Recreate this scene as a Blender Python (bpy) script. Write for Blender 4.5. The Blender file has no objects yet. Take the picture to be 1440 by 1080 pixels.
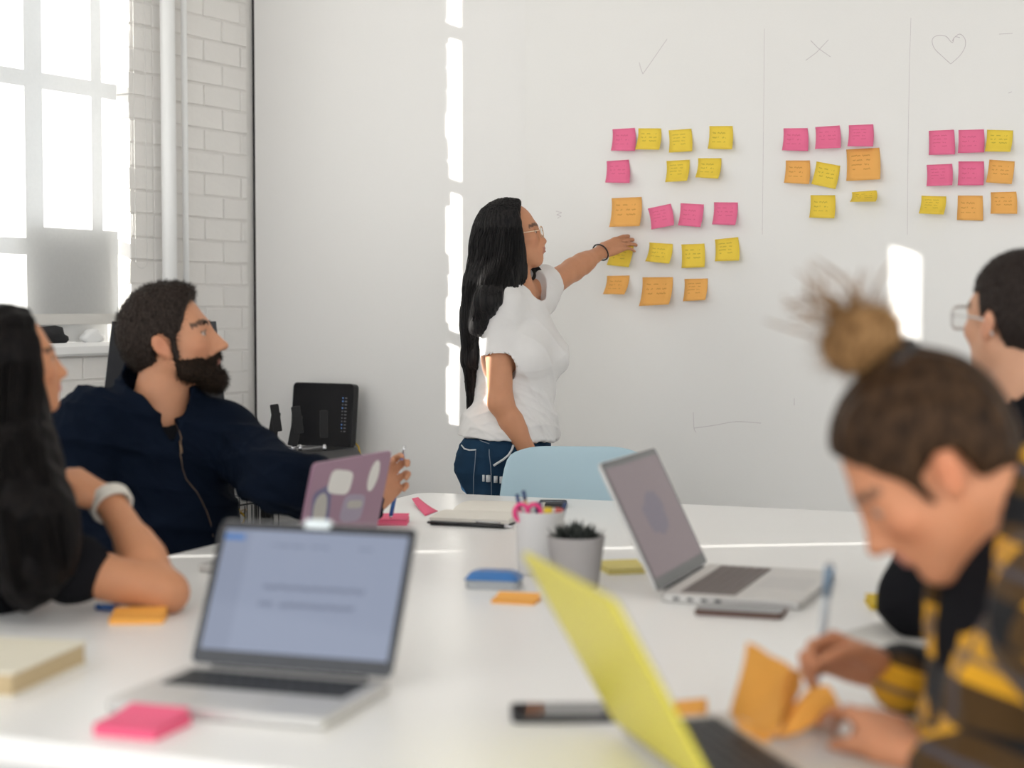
import bpy, bmesh, math, random
import numpy as np
from mathutils import Vector, Matrix

random.seed(7); np.random.seed(7)
SC = bpy.context.scene
COL = SC.collection
PI = math.pi

# ------------------------------------------------------------------ camera
F_PX, CAM_Z = 2300.0, 1.25
PITCH = math.atan(108 / F_PX)
cd = bpy.data.cameras.new('camera')
cam = bpy.data.objects.new('camera', cd); COL.objects.link(cam)
cam.location = (0, 0, CAM_Z)
cam.rotation_euler = (PI / 2 - PITCH, 0, 0)
cd.sensor_width = 36.0; cd.lens = 36.0 * F_PX / 1440; cd.clip_start = 0.05; cd.clip_end = 100
cd.dof.use_dof = True; cd.dof.focus_distance = 4.7; cd.dof.aperture_fstop = 2.25
SC.camera = cam

# ------------------------------------------------------------------ world, sun, exposure
wd = bpy.data.worlds.new('overcast_white_sky'); SC.world = wd; wd.use_nodes = True
bg = wd.node_tree.nodes['Background']
bg.inputs['Color'].default_value = (0.96, 0.98, 1.0, 1); bg.inputs['Strength'].default_value = 1.5
SUN_DIR = Vector((0.992, 0.127, 0)).normalized() * math.cos(math.radians(15)) + Vector((0, 0, -math.sin(math.radians(15))))
sl = bpy.data.lights.new('sun', 'SUN'); sl.energy = 14.0; sl.angle = math.radians(0.55); sl.color = (1.0, 0.95, 0.88)
so = bpy.data.objects.new('sun', sl); COL.objects.link(so)
so.location = (-8, 0, 6); so.rotation_euler = SUN_DIR.to_track_quat('-Z', 'Y').to_euler()
vs = SC.view_settings
vs.view_transform = 'Standard'; vs.look = 'None'; vs.exposure = 0.38; vs.gamma = 1.0; vs.use_curve_mapping = False

# ------------------------------------------------------------------ pixel helpers (photo frame 1440 x 1080)
_fw = np.array((0, math.cos(PITCH), -math.sin(PITCH))); _up = np.array((0, math.sin(PITCH), math.cos(PITCH)))
CAM = np.array((0, 0, CAM_Z))
def ray(x, y): return _fw * F_PX + np.array((1.0, 0, 0)) * (x - 720) + _up * (540 - y)
def at(x, y, Y):
    d = ray(x, y); return CAM + d * (Y / d[1])
def on(x, y, z):
    d = ray(x, y); return CAM + d * ((z - CAM_Z) / d[2])
A_W = math.radians(29.8)
WD = np.array((math.cos(A_W), -math.sin(A_W), 0))        # along back wall, to the right
WN = np.array((-math.sin(A_W), -math.cos(A_W), 0))       # back wall normal, into the room; also along the brick wall to the viewer
W0 = np.array((0.357, 5.23, 0))
def onwall(x, y, off=0.0):
    d = ray(x, y); n = WN
    p0 = W0 + n * off - CAM
    return CAM + d * (p0.dot(n) / d.dot(n))
CORNER = W0 + WD * (-1.511)
BD = WN                                                   # along the brick wall, from the corner
BN = WD                                                   # brick wall normal into the room
def bw(t, z, out=0.0):                                    # point on brick wall (out>0 = outdoors)
    p = CORNER + BD * t - BN * out; return np.array((p[0], p[1], z))

# ------------------------------------------------------------------ materials
MATS = {}
def mat(name, col, rough=0.5, metal=0.0, var=0.06, scale=12.0, bump=0.0, bscale=None, spec=0.5, coat=0.0, sss=0.0, emit=None, trans=0.0, sheen=0.0):
    if name in MATS: return MATS[name]
    m = bpy.data.materials.new(name); m.use_nodes = True; nt = m.node_tree; N = nt.nodes; L = nt.links
    b = N['Principled BSDF']
    tc = N.new('ShaderNodeTexCoord'); nz = N.new('ShaderNodeTexNoise')
    nz.inputs['Scale'].default_value = scale; nz.inputs['Detail'].default_value = 4
    L.new(tc.outputs['Object'], nz.inputs['Vector'])
    mx = N.new('ShaderNodeMix'); mx.data_type = 'RGBA'
    mx.inputs[6].default_value = tuple(max(0, c * (1 - var)) for c in col[:3]) + (1,)
    mx.inputs[7].default_value = tuple(min(1, c * (1 + var)) for c in col[:3]) + (1,)
    L.new(nz.outputs['Fac'], mx.inputs[0]); L.new(mx.outputs[2], b.inputs['Base Color'])
    b.inputs['Roughness'].default_value = rough; b.inputs['Metallic'].default_value = metal
    b.inputs['Specular IOR Level'].default_value = spec
    b.inputs['Coat Weight'].default_value = coat
    b.inputs['Sheen Weight'].default_value = sheen
    if sss: b.inputs['Subsurface Weight'].default_value = sss; b.inputs['Subsurface Radius'].default_value = (0.012, 0.004, 0.002); b.inputs['Subsurface Scale'].default_value = 0.6
    if trans: b.inputs['Transmission Weight'].default_value = trans
    if emit: b.inputs['Emission Color'].default_value = tuple(emit[:3]) + (1,); b.inputs['Emission Strength'].default_value = emit[3]
    if bump:
        n2 = N.new('ShaderNodeTexNoise'); n2.inputs['Scale'].default_value = bscale or scale * 4; n2.inputs['Detail'].default_value = 5
        L.new(tc.outputs['Object'], n2.inputs['Vector'])
        bp = N.new('ShaderNodeBump'); bp.inputs['Strength'].default_value = bump; bp.inputs['Distance'].default_value = 0.004
        L.new(n2.outputs['Fac'], bp.inputs['Height']); L.new(bp.outputs['Normal'], b.inputs['Normal'])
    MATS[name] = m; return m

def base_color_socket(m): return m.node_tree.nodes['Principled BSDF'].inputs['Base Color']

# ------------------------------------------------------------------ mesh helpers
def link(o, parent=None):
    COL.objects.link(o)
    if parent is not None: o.parent = parent
    return o
def mesh_obj(name, V, Fc, m, parent=None, smooth=False, loc=None, rot=None):
    me = bpy.data.meshes.new(name)
    me.from_pydata([tuple(map(float, v)) for v in V], [], [tuple(int(i) for i in f) for f in Fc])
    me.validate(); me.update()
    if m is not None:
        for q in (m if isinstance(m, (list, tuple)) else [m]): me.materials.append(q)
    if smooth: me.polygons.foreach_set('use_smooth', [True] * len(me.polygons))
    o = bpy.data.objects.new(name, me); link(o, parent)
    if loc is not None: o.location = tuple(loc)
    if rot is not None: o.rotation_euler = tuple(rot)
    return o
def tag(o, label=None, cat=None, group=None, kind=None):
    if label: o['label'] = label
    if cat: o['category'] = cat
    if group: o['group'] = group
    if kind: o['kind'] = kind
    return o
def empty(name, loc=(0, 0, 0), rz=0.0, label=None, cat=None, group=None, kind=None):
    o = bpy.data.objects.new(name, None); link(o)
    o.empty_display_size = 0.05
    o.location = tuple(map(float, loc)); o.rotation_euler = (0, 0, rz)
    return tag(o, label, cat, group, kind)

class MB:
    """collects shapes, builds ONE mesh object"""
    def __init__(s): s.V = []; s.F = []; s.sm = []
    def add(s, V, Fc, smooth=False):
        o = len(s.V); s.V += [tuple(map(float, v)) for v in V]
        for f in Fc: s.F.append(tuple(o + i for i in f)); s.sm.append(smooth)
        return s
    def bm(s, b, M=None, smooth=False):
        b.verts.ensure_lookup_table(); b.verts.index_update()
        V = [(M @ v.co) if M else v.co.copy() for v in b.verts]
        s.add(V, [[v.index for v in f.verts] for f in b.faces], smooth); b.free(); return s
    def box(s, c, d, bevel=0.0, M=None, seg=2, smooth=False):
        b = bmesh.new(); bmesh.ops.create_cube(b, size=1.0)
        for v in b.verts: v.co = Vector((v.co.x * d[0] + c[0], v.co.y * d[1] + c[1], v.co.z * d[2] + c[2]))
        if bevel: bmesh.ops.bevel(b, geom=list(b.edges), offset=bevel, segments=seg, profile=0.5, affect='EDGES')
        return s.bm(b, M, smooth)
    def slab(s, c, d, rad, bev=0.001, M=None, seg=5):
        """box with rounded vertical corners and a small edge bevel"""
        b = bmesh.new(); hx, hy = d[0] / 2, d[1] / 2; ring = []
        for (sx, sy, a0) in ((1, 1, 0), (-1, 1, 90), (-1, -1, 180), (1, -1, 270)):
            for i in range(seg + 1):
                a = math.radians(a0 + 90 * i / seg)
                ring.append((c[0] + sx * (hx - rad) + rad * math.cos(a), c[1] + sy * (hy - rad) + rad * math.sin(a)))
        n = len(ring); zs = [(-d[2] / 2, -bev), (-d[2] / 2 + bev, 0), (d[2] / 2 - bev, 0), (d[2] / 2, -bev)]
        V = []; Fc = []
        for z, off in zs:
            for x, y in ring:
                k = 1 + off / max(hx, hy)
                V.append((c[0] + (x - c[0]) * k, c[1] + (y - c[1]) * k, c[2] + z))
        for j in range(3):
            for i in range(n): Fc.append((j * n + i, j * n + (i + 1) % n, (j + 1) * n + (i + 1) % n, (j + 1) * n + i))
        Fc.append(tuple(reversed(range(n)))); Fc.append(tuple(range(3 * n, 4 * n)))
        b.free()
        if M: V = [M @ Vector(v) for v in V]
        return s.add(V, Fc)
    def tube(s, pts, r, n=8, closed=False, smooth=True, caps=True):
        P = [np.array(p, float) for p in pts]; m = len(P)
        R = [r] * m if np.isscalar(r) else list(r)
        V = []; Fc = []
        prev = None
        for i in range(m):
            if closed: t = P[(i + 1) % m] - P[i - 1]
            else: t = P[min(i + 1, m - 1)] - P[max(i - 1, 0)]
            t = t / (np.linalg.norm(t) + 1e-12)
            if prev is None:
                a = np.array((0, 0, 1.0)) if abs(t[2]) < 0.9 else np.array((1.0, 0, 0))
                u = np.cross(t, a)
            else: u = prev - t * prev.dot(t)
            u = u / (np.linalg.norm(u) + 1e-12); prev = u; w = np.cross(t, u)
            for j in range(n):
                a = 2 * PI * j / n; V.append(P[i] + R[i] * (math.cos(a) * u + math.sin(a) * w))
        for i in range(m if closed else m - 1):
            k = (i + 1) % m
            for j in range(n): Fc.append((i * n + j, i * n + (j + 1) % n, k * n + (j + 1) % n, k * n + j))
        if caps and not closed: Fc.append(tuple(reversed(range(n)))); Fc.append(tuple(range((m - 1) * n, m * n)))
        return s.add(V, Fc, smooth)
    def lathe(s, prof, c=(0, 0, 0), n=32, smooth=True, cap=True):
        V = []; Fc = []; m = len(prof)
        for r, z in prof:
            for j in range(n):
                a = 2 * PI * j / n; V.append((c[0] + r * math.cos(a), c[1] + r * math.sin(a), c[2] + z))
        for i in range(m - 1):
            for j in range(n): Fc.append((i * n + j, i * n + (j + 1) % n, (i + 1) * n + (j + 1) % n, (i + 1) * n + j))
        if cap: Fc.append(tuple(reversed(range(n)))); Fc.append(tuple(range((m - 1) * n, m * n)))
        return s.add(V, Fc, smooth)
    def prism(s, pts, z0, z1, M=None):
        n = len(pts); V = [(x, y, z0) for x, y in pts] + [(x, y, z1) for x, y in pts]
        Fc = [tuple(reversed(range(n))), tuple(range(n, 2 * n))] + [(i, (i + 1) % n, n + (i + 1) % n, n + i) for i in range(n)]
        if M: V = [M @ Vector(v) for v in V]
        return s.add(V, Fc)
    def build(s, name, m, parent=None, loc=None, rot=None):
        o = mesh_obj(name, s.V, s.F, m, parent, False, loc, rot)
        if any(s.sm): 
            if len(o.data.polygons) == len(s.sm): o.data.polygons.foreach_set('use_smooth', s.sm)
        return o

def copy_tree(o, parent=None):
    c = o.copy(); COL.objects.link(c); c.parent = parent
    for ch in list(o.children): copy_tree(ch, c)
    return c
def frame_matrix(o, x, y, z):
    M = Matrix(((x[0], y[0], z[0], o[0]), (x[1], y[1], z[1], o[1]), (x[2], y[2], z[2], o[2]), (0, 0, 0, 1))); return M
# ================================================================== THE ROOM
M_wall = mat('painted_plaster_wall', (0.87, 0.855, 0.835), 0.55, var=0.02, scale=1.2, bump=0.08, bscale=160)
M_panel = mat('whiteboard_paint_panel', (0.86, 0.845, 0.82), 0.42, var=0.025, scale=1.5, bump=0.05, bscale=200)
M_brick = mat('white_painted_brick', (0.87, 0.845, 0.81), 0.6, var=0.05, scale=6, bump=0.35, bscale=60)
M_mortar = mat('white_painted_mortar', (0.82, 0.795, 0.76), 0.7, var=0.08, scale=15, bump=0.4, bscale=90)
M_floor = mat('polished_concrete_floor', (0.80, 0.775, 0.74), 0.4, var=0.06, scale=3, bump=0.05)
M_ceil = mat('white_ceiling_paint', (0.82, 0.81, 0.79), 0.8, var=0.02)
M_white = mat('white_gloss_paint', (0.90, 0.90, 0.89), 0.35, var=0.02)
M_black = mat('matte_black', (0.012, 0.012, 0.014), 0.6, var=0.2)
M_frame = mat('white_steel_window_frame', (0.7, 0.7, 0.7), 0.45, var=0.04)
T_END, CEIL, TH = 9.5, 3.5, 0.34

def quadbox(name, t0, t1, z0, z1, m, out0=0.0, out1=TH, parent=None):
    V = [bw(t, z, o) for o in (out0, out1) for z in (z0, z1) for t in (t0, t1)]
    Fc = [(0, 1, 3, 2), (4, 6, 7, 5), (0, 4, 5, 1), (2, 3, 7, 6), (0, 2, 6, 4), (1, 5, 7, 3)]
    return mesh_obj(name, V, Fc, m, parent)

ext = 5.2
fp = [bw(-0.4, 0, 0.4), bw(T_END, 0, 0.4), bw(T_END, 0, 0) + BN * 9, bw(-0.4, 0, 0) + BN * 9]
o = MB().add([(p[0], p[1], -0.08) for p in fp] + [(p[0], p[1], 0) for p in fp], [(3, 2, 1, 0), (4, 5, 6, 7), (0, 1, 5, 4), (1, 2, 6, 5), (2, 3, 7, 6), (3, 0, 4, 7)]).build('floor', M_floor); tag(o, 'pale polished concrete floor under the table', 'floor', kind='structure')
cp_ = [bw(-0.4, 0, 0.4), bw(6.2, 0, 0.4), bw(6.2, 0, 0) + BN * 9, bw(-0.4, 0, 0) + BN * 9]
o = MB().add([(p[0], p[1], CEIL) for p in cp_] + [(p[0], p[1], CEIL + 0.12) for p in cp_], [(3, 2, 1, 0), (4, 5, 6, 7), (0, 1, 5, 4), (1, 2, 6, 5), (2, 3, 7, 6), (3, 0, 4, 7)]).build('ceiling', M_ceil); tag(o, 'plain white ceiling over the meeting room', 'ceiling', kind='structure')

# back wall: plaster, with a proud whiteboard-paint panel from the seam to the right
wb = empty('wall_back', CORNER, 0, 'white back wall that carries the sticky notes', 'wall', kind='structure')
def wallbox(name, s0, s1, z0, z1, d0, d1, m):
    V = []
    for d in (d0, d1):
        for z in (z0, z1):
            for s_ in (s0, s1):
                p = W0 + WD * s_ + WN * d; V.append((p[0] - CORNER[0], p[1] - CORNER[1], z))
    return mesh_obj(name, V, [(0, 1, 3, 2), (4, 6, 7, 5), (0, 4, 5, 1), (2, 3, 7, 6), (0, 2, 6, 4), (1, 5, 7, 3)], m, wb)
_ps = onwall(738, 260); s_seam = float((_ps - W0).dot(WD))
wallbox('plaster', -1.511 + 0.014, s_seam + 0.02, 0, CEIL, -0.014, -0.2, M_wall)
wallbox('whiteboard_panel', s_seam, 6.5, 0, CEIL, 0.0, -0.2, M_panel)
# black strip filling the plaster-brick gap; the gap's shade is painted in
wallbox('corner_gap_shade', -1.511 - 0.002, -1.511 + 0.0135, 0, CEIL, -0.022, -0.19, M_black)

# added unseen side wall: solid above to cut light, glazed below for fill
wr_ = empty('added_side_wall', CORNER + BN * 4.6 + BD * 2.2, 0, 'added unseen partition opposite the brick wall, shaping light from the right', 'wall', kind='structure')
def rbox(name, t0, t1, z0, z1, d0, d1, m):
    V = []
    for d in (d0, d1):
        for z in (z0, z1):
            for t in (t0, t1):
                q = CORNER + BN * (4.6 + d) + BD * t - np.array(wr_.location); V.append((q[0], q[1], z))
    return mesh_obj(name, V, [(0, 1, 3, 2), (4, 6, 7, 5), (0, 4, 5, 1), (2, 3, 7, 6), (0, 2, 6, 4), (1, 5, 7, 3)], m, wr_)
rbox('header', -0.15, 4.6, 2.0, CEIL, 0, 0.12, M_wall)
for k in range(6): rbox('mullion', -0.15 + 0.94 * k, -0.10 + 0.94 * k, 0, 2.0, 0, 0.06, M_frame)
# brick wall with window opening
J0, J1, SILL, HEAD = 0.6246, 3.78, 1.125, 3.05
wl = empty('wall_left', bw(0, 0), 0, 'white painted brick wall with a big window', 'wall', kind='structure')
inv = np.array((wl.location.x, wl.location.y, 0))
def lwall(name, *a, **k):
    o = quadbox(name, *a, parent=wl, **k)
    for v in o.data.vertices: v.co -= Vector(inv)
    return o
lwall('mortar_bed', -0.45, J0 - 0.004, 0, CEIL, M_mortar, out0=0.0035)
lwall('mortar_bed', J0 - 0.004, J1, 0, SILL - 0.02, M_mortar, out0=0.0035)
lwall('mortar_bed', J0 - 0.004, J1, HEAD, CEIL, M_mortar, out0=0.0035)
lwall('mortar_bed', J1, T_END, 0, CEIL, M_mortar, out0=0.0)
# bricks (shared meshes: stretcher, end pieces), course height 78 mm
CH, BLEN, JT = 0.078, 0.205, 0.007
brick_cache = {}
def brick_mesh(L, kind=0):
    key = (round(L, 3), kind)
    if key not in brick_cache:
        rnd = random.Random(hash(key) & 0xffff)
        b = bmesh.new(); bmesh.ops.create_cube(b, size=1.0)
        for v in b.verts: v.co = Vector((v.co.x * (L - JT), v.co.y * 0.06, v.co.z * (CH - JT)))
        front = [e for e in b.edges if all(v.co.y > 0 for v in e.verts)]
        bmesh.ops.bevel(b, geom=front, offset=0.004, segments=2, profile=0.6, affect='EDGES')
        for v in b.verts:
            v.co += Vector((rnd.uniform(-1, 1) * 0.0012, rnd.uniform(-1, 1) * 0.0015, rnd.uniform(-1, 1) * 0.001))
        me = bpy.data.meshes.new('brick'); b.to_mesh(me); b.free(); me.materials.append(M_brick); brick_cache[key] = me
    return brick_cache[key]
ang_b = math.atan2(BD[1], BD[0])           # local x along the wall; local y should be the room normal
# local +y = rotate x by 90 deg ; room normal BN: check sign
_ly = np.array((-math.sin(ang_b), math.cos(ang_b)))
FLIP = 1 if _ly.dot(BN[:2]) > 0 else -1
def put_brick(t0, t1, z, dep=0.0):
    L = t1 - t0
    if L < 0.03: return
    me = brick_mesh(L, random.randint(0, 3))
    o = bpy.data.objects.new('brick', me); link(o, wl)
    p = bw((t0 + t1) / 2, z, 0.03 + dep - random.uniform(0, 0.003)) - np.array((inv[0], inv[1], 0))
    o.location = p
    o.rotation_euler = (0, random.uniform(-0.004, 0.004), ang_b + (0 if FLIP > 0 else PI) + random.uniform(-0.006, 0.006))
nz0 = math.floor((0.62 - 1.25) / CH)
for n in range(nz0, int((2.75 - 1.25) / CH) + 1):
    z = 1.25 + CH * (n + 0.5)
    off = 0.251 - 0.2 * 2 if n % 2 else 0.151 - 0.2 * 2
    top = z > SILL
    tmax = J0 if top else 1.75
    t = off
    edges = [0.012]
    while t < tmax - 0.02:
        if t > 0.03: edges.append(t)
        t += 0.2
    edges.append(tmax)
    if top: edges = [q for q in edges if abs(q - 0.512) > 0.05 and q < 0.512] + [0.512, tmax]
    if edges[-1] - edges[-2] < 0.05: edges.pop(-2)
    for a_, b_ in zip(edges[:-1], edges[1:]): put_brick(a_, b_ + (random.uniform(-0.006, 0.010) if (top and b_ == tmax) else 0), z)

# ---- window
win = empty('window_1', bw(1.8, SILL), 0, 'tall industrial window with white steel glazing bars behind roller blinds', 'window', kind='structure')
winv = np.array(win.location)
def wbox(name, t0, t1, z0, z1, o0, o1, m, parent=win, bev=0.0):
    V = [bw(t, z, o) - np.array(parent.location if parent is win else winv) for o in (o0, o1) for z in (z0, z1) for t in (t0, t1)]
    return mesh_obj(name, V, [(0, 1, 3, 2), (4, 6, 7, 5), (0, 4, 5, 1), (2, 3, 7, 6), (0, 2, 6, 4), (1, 5, 7, 3)], m, parent)
G0, G1 = 0.11, 0.145
wbox('window_frame', J0 - 0.02, J0 + 0.03, SILL - 0.02, HEAD, G0, G1, M_frame)
wbox('window_frame', J1 - 0.03, J1 + 0.02, SILL - 0.02, HEAD, G0, G1, M_frame)
wbox('window_frame', J0, J1, SILL - 0.03, SILL + 0.02, G0, G1, M_frame)
wbox('window_frame', J0, J1, HEAD - 0.03, HEAD + 0.01, G0, G1, M_frame)
tv = [0.847 + 0.274 * i + (0.07 if i > 3 else 0) for i in range(11)]
for i, t in enumerate(tv):
    if t < J1 - 0.1: wbox('glazing_bar', t - (0.026 if i % 2 else 0.012), t + (0.026 if i % 2 else 0.012), SILL, HEAD, G0, G1 - 0.005, M_frame)
for z in (1.477, 1.992, 2.51): wbox('glazing_bar', J0, J1, z - 0.02, z + 0.02, G0 + 0.003, G1 - 0.002, M_frame)
wbox('window_latch', 1.075, 1.10, 2.09, 2.15, G0 - 0.02, G0, M_frame)
gl = bpy.data.materials.new('clear_window_glass'); gl.use_nodes = True
_n = gl.node_tree.nodes; _l = gl.node_tree.links; _n.clear()
_o = _n.new('ShaderNodeOutputMaterial'); _t = _n.new('ShaderNodeBsdfTransparent'); _g = _n.new('ShaderNodeBsdfGlossy'); _m = _n.new('ShaderNodeMixShader')
_nn = _n.new('ShaderNodeTexNoise'); _nn.inputs['Scale'].default_value = 3; _mr = _n.new('ShaderNodeMapRange'); _mr.inputs[3].default_value = 0.04; _mr.inputs[4].default_value = 0.07
_l.new(_nn.outputs['Fac'], _mr.inputs[0]); _l.new(_mr.outputs[0], _m.inputs[0])
_g.inputs['Roughness'].default_value = 0.02; _t.inputs['Color'].default_value = (0.96, 0.97, 0.97, 1)
_l.new(_t.outputs[0], _m.inputs[1]); _l.new(_g.outputs[0], _m.inputs[2]); _l.new(_m.outputs[0], _o.inputs['Surface'])
for k in range(5): rbox('pane', -0.10 + 0.94 * k, -0.15 + 0.94 * (k + 1), 0.01, 2.0, 0.025, 0.033, gl)
te = [J0 + 0.03] + [t for t in tv if t < J1 - 0.1] + [J1 - 0.03]; ze = [SILL + 0.02, 1.477, 1.992, 2.51, HEAD - 0.03]
for a_, b_ in zip(te[:-1], te[1:]):
    for c_, d_ in zip(ze[:-1], ze[1:]):
        wbox('pane', a_, b_, c_, d_, 0.125, 0.129, gl)
# sill board, with a rounded nose
prof = [(-0.035, 0), (-0.035, -0.022), (-0.028, -0.03), (0.109, -0.03), (0.109, 0.012), (-0.02, 0.012)]
V = []; 
for t in (J0 + 0.002, J1): V += [bw(t, SILL + z, o_) - winv for o_, z in prof]
n = len(prof)
mesh_obj('window_sill', V, [tuple(range(n)), tuple(reversed(range(n, 2 * n)))] + [(i, (i + 1) % n, n + (i + 1) % n, n + i) for i in range(n)], M_white, win)

# ---- roller blinds
bl = bpy.data.materials.new('translucent_blind_fabric'); bl.use_nodes = True
_n = bl.node_tree.nodes; _l = bl.node_tree.links; _n.clear()
_o = _n.new('ShaderNodeOutputMaterial'); _t = _n.new('ShaderNodeBsdfTranslucent'); _g = _n.new('ShaderNodeBsdfDiffuse'); _m = _n.new('ShaderNodeMixShader')
_w = _n.new('ShaderNodeTexNoise'); _w.inputs['Scale'].default_value = 90; _w.inputs['Detail'].default_value = 3; _tc = _n.new('ShaderNodeTexCoord'); _l.new(_tc.outputs['Object'], _w.inputs['Vector'])
_cr = _n.new('ShaderNodeMix'); _cr.data_type = 'RGBA'; _cr.inputs[6].default_value = (0.86, 0.86, 0.85, 1); _cr.inputs[7].default_value = (0.92, 0.92, 0.91, 1)
_l.new(_w.outputs['Fac'], _cr.inputs[0]); _l.new(_cr.outputs[2], _g.inputs['Color'])
_c2 = _n.new('ShaderNodeMix'); _c2.data_type = 'RGBA'; _c2.inputs[6].default_value = (0.52, 0.525, 0.525, 1); _c2.inputs[7].default_value = (0.56, 0.565, 0.565, 1); _l.new(_w.outputs['Fac'], _c2.inputs[0]); _l.new(_c2.outputs[2], _t.inputs['Color'])
_m.inputs[0].default_value = 0.42
_l.new(_t.outputs[0], _m.inputs[1]); _l.new(_g.outputs[0], _m.inputs[2]); _l.new(_m.outputs[0], _o.inputs['Surface'])
M_hem = mat('blind_hem_bar_fabric', (0.74, 0.72, 0.68), 0.7, var=0.04)
M_bead = mat('white_plastic_beads', (0.75, 0.74, 0.71), 0.4)
def blind(t0, t1, zb, o_, label, chain):
    e = empty('roller_blind', bw((t0 + t1) / 2, zb, o_), 0, label, 'blind', 'roller blinds in the big window')
    iv = np.array(e.location)
    V = []; Fc = []; nt, nzz = 12, 24
    for j in range(nzz + 1):
        z = zb + 0.03 + (HEAD - 0.06 - zb) * j / nzz
        for i in range(nt + 1):
            t = t0 + (t1 - t0) * i / nt
            V.append(bw(t, z, o_ + 0.002 * math.sin(i * 0.9) * (1 - j / nzz)) - iv)
    for j in range(nzz):
        for i in range(nt): q = j * (nt + 1) + i; Fc.append((q, q + 1, q + nt + 2, q + nt + 1))
    mesh_obj('fabric', V, Fc, bl, e, True)
    wbl = lambda nm, a, b, c, d, x, y, m: mesh_obj(nm, [bw(t, z, q) - iv for q in (x, y) for z in (c, d) for t in (a, b)], [(0, 1, 3, 2), (4, 6, 7, 5), (0, 4, 5, 1), (2, 3, 7, 6), (0, 2, 6, 4), (1, 5, 7, 3)], m, e)
    wbl('hem_bar', t0, t1, zb, zb + 0.034, o_ - 0.006, o_ + 0.006, M_hem)
    mb = MB(); a = bw(t0, HEAD - 0.045, o_) - iv; b = bw(t1, HEAD - 0.045, o_) - iv; mb.tube([a, b], 0.03, 16); mb.build('roller_tube', M_white, e)
    if chain:
        pts = []
        tt = t0 - 0.0; zc = 1.40
        for k in range(40): pts.append((-0.004, HEAD - 0.06 - (HEAD - 0.06 - zc) * k / 39))
        for k in range(1, 8): a_ = PI * k / 8; pts.append((0.0155 - 0.0195 * math.cos(a_) + 0.0, zc - 0.02 * math.sin(a_)))
        for k in range(40): pts.append((0.035, zc + (HEAD - 0.06 - zc) * k / 39))
        P = [bw(J0 - 0.06 + x * 1.4, z, -0.012) - iv for x, z in pts]
        # beads: small octahedra along a thin cord
        mb = MB(); mb.tube(P, 0.0007, 5)
        dist = 0; prev = P[0]
        L = [0]
        for p, q in zip(P[:-1], P[1:]): L.append(L[-1] + np.linalg.norm(q - p))
        for k in range(int(L[-1] / 0.007)):
            s_ = k * 0.007; i = np.searchsorted(L, s_) ; i = min(max(i, 1), len(P) - 1)
            f = (s_ - L[i - 1]) / (L[i] - L[i - 1] + 1e-9); c = P[i - 1] * (1 - f) + P[i] * f; r = 0.0022
            mb.add([c + np.array(d) * r for d in ((1, 0, 0), (-1, 0, 0), (0, 1, 0), (0, -1, 0), (0, 0, 1), (0, 0, -1))],
                   [(0, 2, 4), (2, 1, 4), (1, 3, 4), (3, 0, 4), (2, 0, 5), (1, 2, 5), (3, 1, 5), (0, 3, 5)], True)
        mb.build('bead_chain', M_bead, e)
    return e
blind(J0 + 0.046, 1.81, 1.195, 0.012, 'lowered white roller blind with a bead chain beside the brick pier', True)
blind(1.866, 3.285, 1.195, 0.012, 'lowered white roller blind without a visible chain, further along the window', False)
blind(3.36, 3.74, 1.195, 0.012, 'narrow white roller blind at the end of the window away from the pipes', False)
wbox('gap_sun_blocker', 1.79, 1.91, SILL, 1.43, 0.03, 0.04, M_frame)  # added out of view: stops sun passing low between the blinds
wbox('gap_sun_blocker', 1.79, 1.90, 2.24, HEAD, 0.03, 0.04, M_frame)  # added out of view: trims the top of the sun strip
# white board added between blind and glass to shade the blind's lower part
bo = empty('blind_shade_board', bw(0.86, SILL + 0.012, 0.06), 0, 'white board added behind the blind to keep sun off its lower part', 'board')
iv = np.array(bo.location)
V = [bw(t, z, q) - iv for q in (0.045, 0.053) for (t, z) in ((0.69, SILL + 0.0125), (1.09, SILL + 0.0125), (1.095, 1.49), (1.075, 1.51), (0.695, 1.51))]
mesh_obj('board_sheet', V, [(0, 1, 2, 3, 4), (9, 8, 7, 6, 5)] + [(i, (i + 1) % 5, 5 + (i + 1) % 5, 5 + i) for i in range(5)], M_white, bo)
# things on the sill
def rockmesh(seed, sx, sy, sz):
    b = bmesh.new(); bmesh.ops.create_icosphere(b, subdivisions=3, radius=1.0); rn = random.Random(seed)
    ph = [rn.uniform(0, 6) for _ in range(6)]
    for v in b.verts:
        k = 1 + 0.18 * math.sin(3 * v.co.x + ph[0]) * math.sin(2.5 * v.co.y + ph[1]) + 0.12 * math.sin(5 * v.co.z + ph[2] + 4 * v.co.x)
        v.co = Vector((v.co.x * sx * k, v.co.y * sy * k, max(v.co.z, -0.55) * sz * k + sz * 0.55))
    return b
mb = MB(); mb.bm(rockmesh(2, 0.085, 0.026, 0.035), None, True)
o = mb.build('folded_cap', mat('black_fabric', (0.012, 0.012, 0.014), 0.85, bump=0.4, bscale=200), None, bw(1.0, SILL + 0.0125, 0.004), (0, 0, ang_b)); tag(o, 'crumpled black cloth lying on the window sill', 'cloth'); o.name = 'crumpled_cloth'
mb = MB(); mb.bm(rockmesh(5, 0.05, 0.022, 0.028), None, True)
o = mb.build('crumpled_tissue', M_white, None, bw(0.80, SILL + 0.0125, 0.006), (0, 0, ang_b)); tag(o, 'crumpled white tissue on the window sill', 'tissue')

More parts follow.
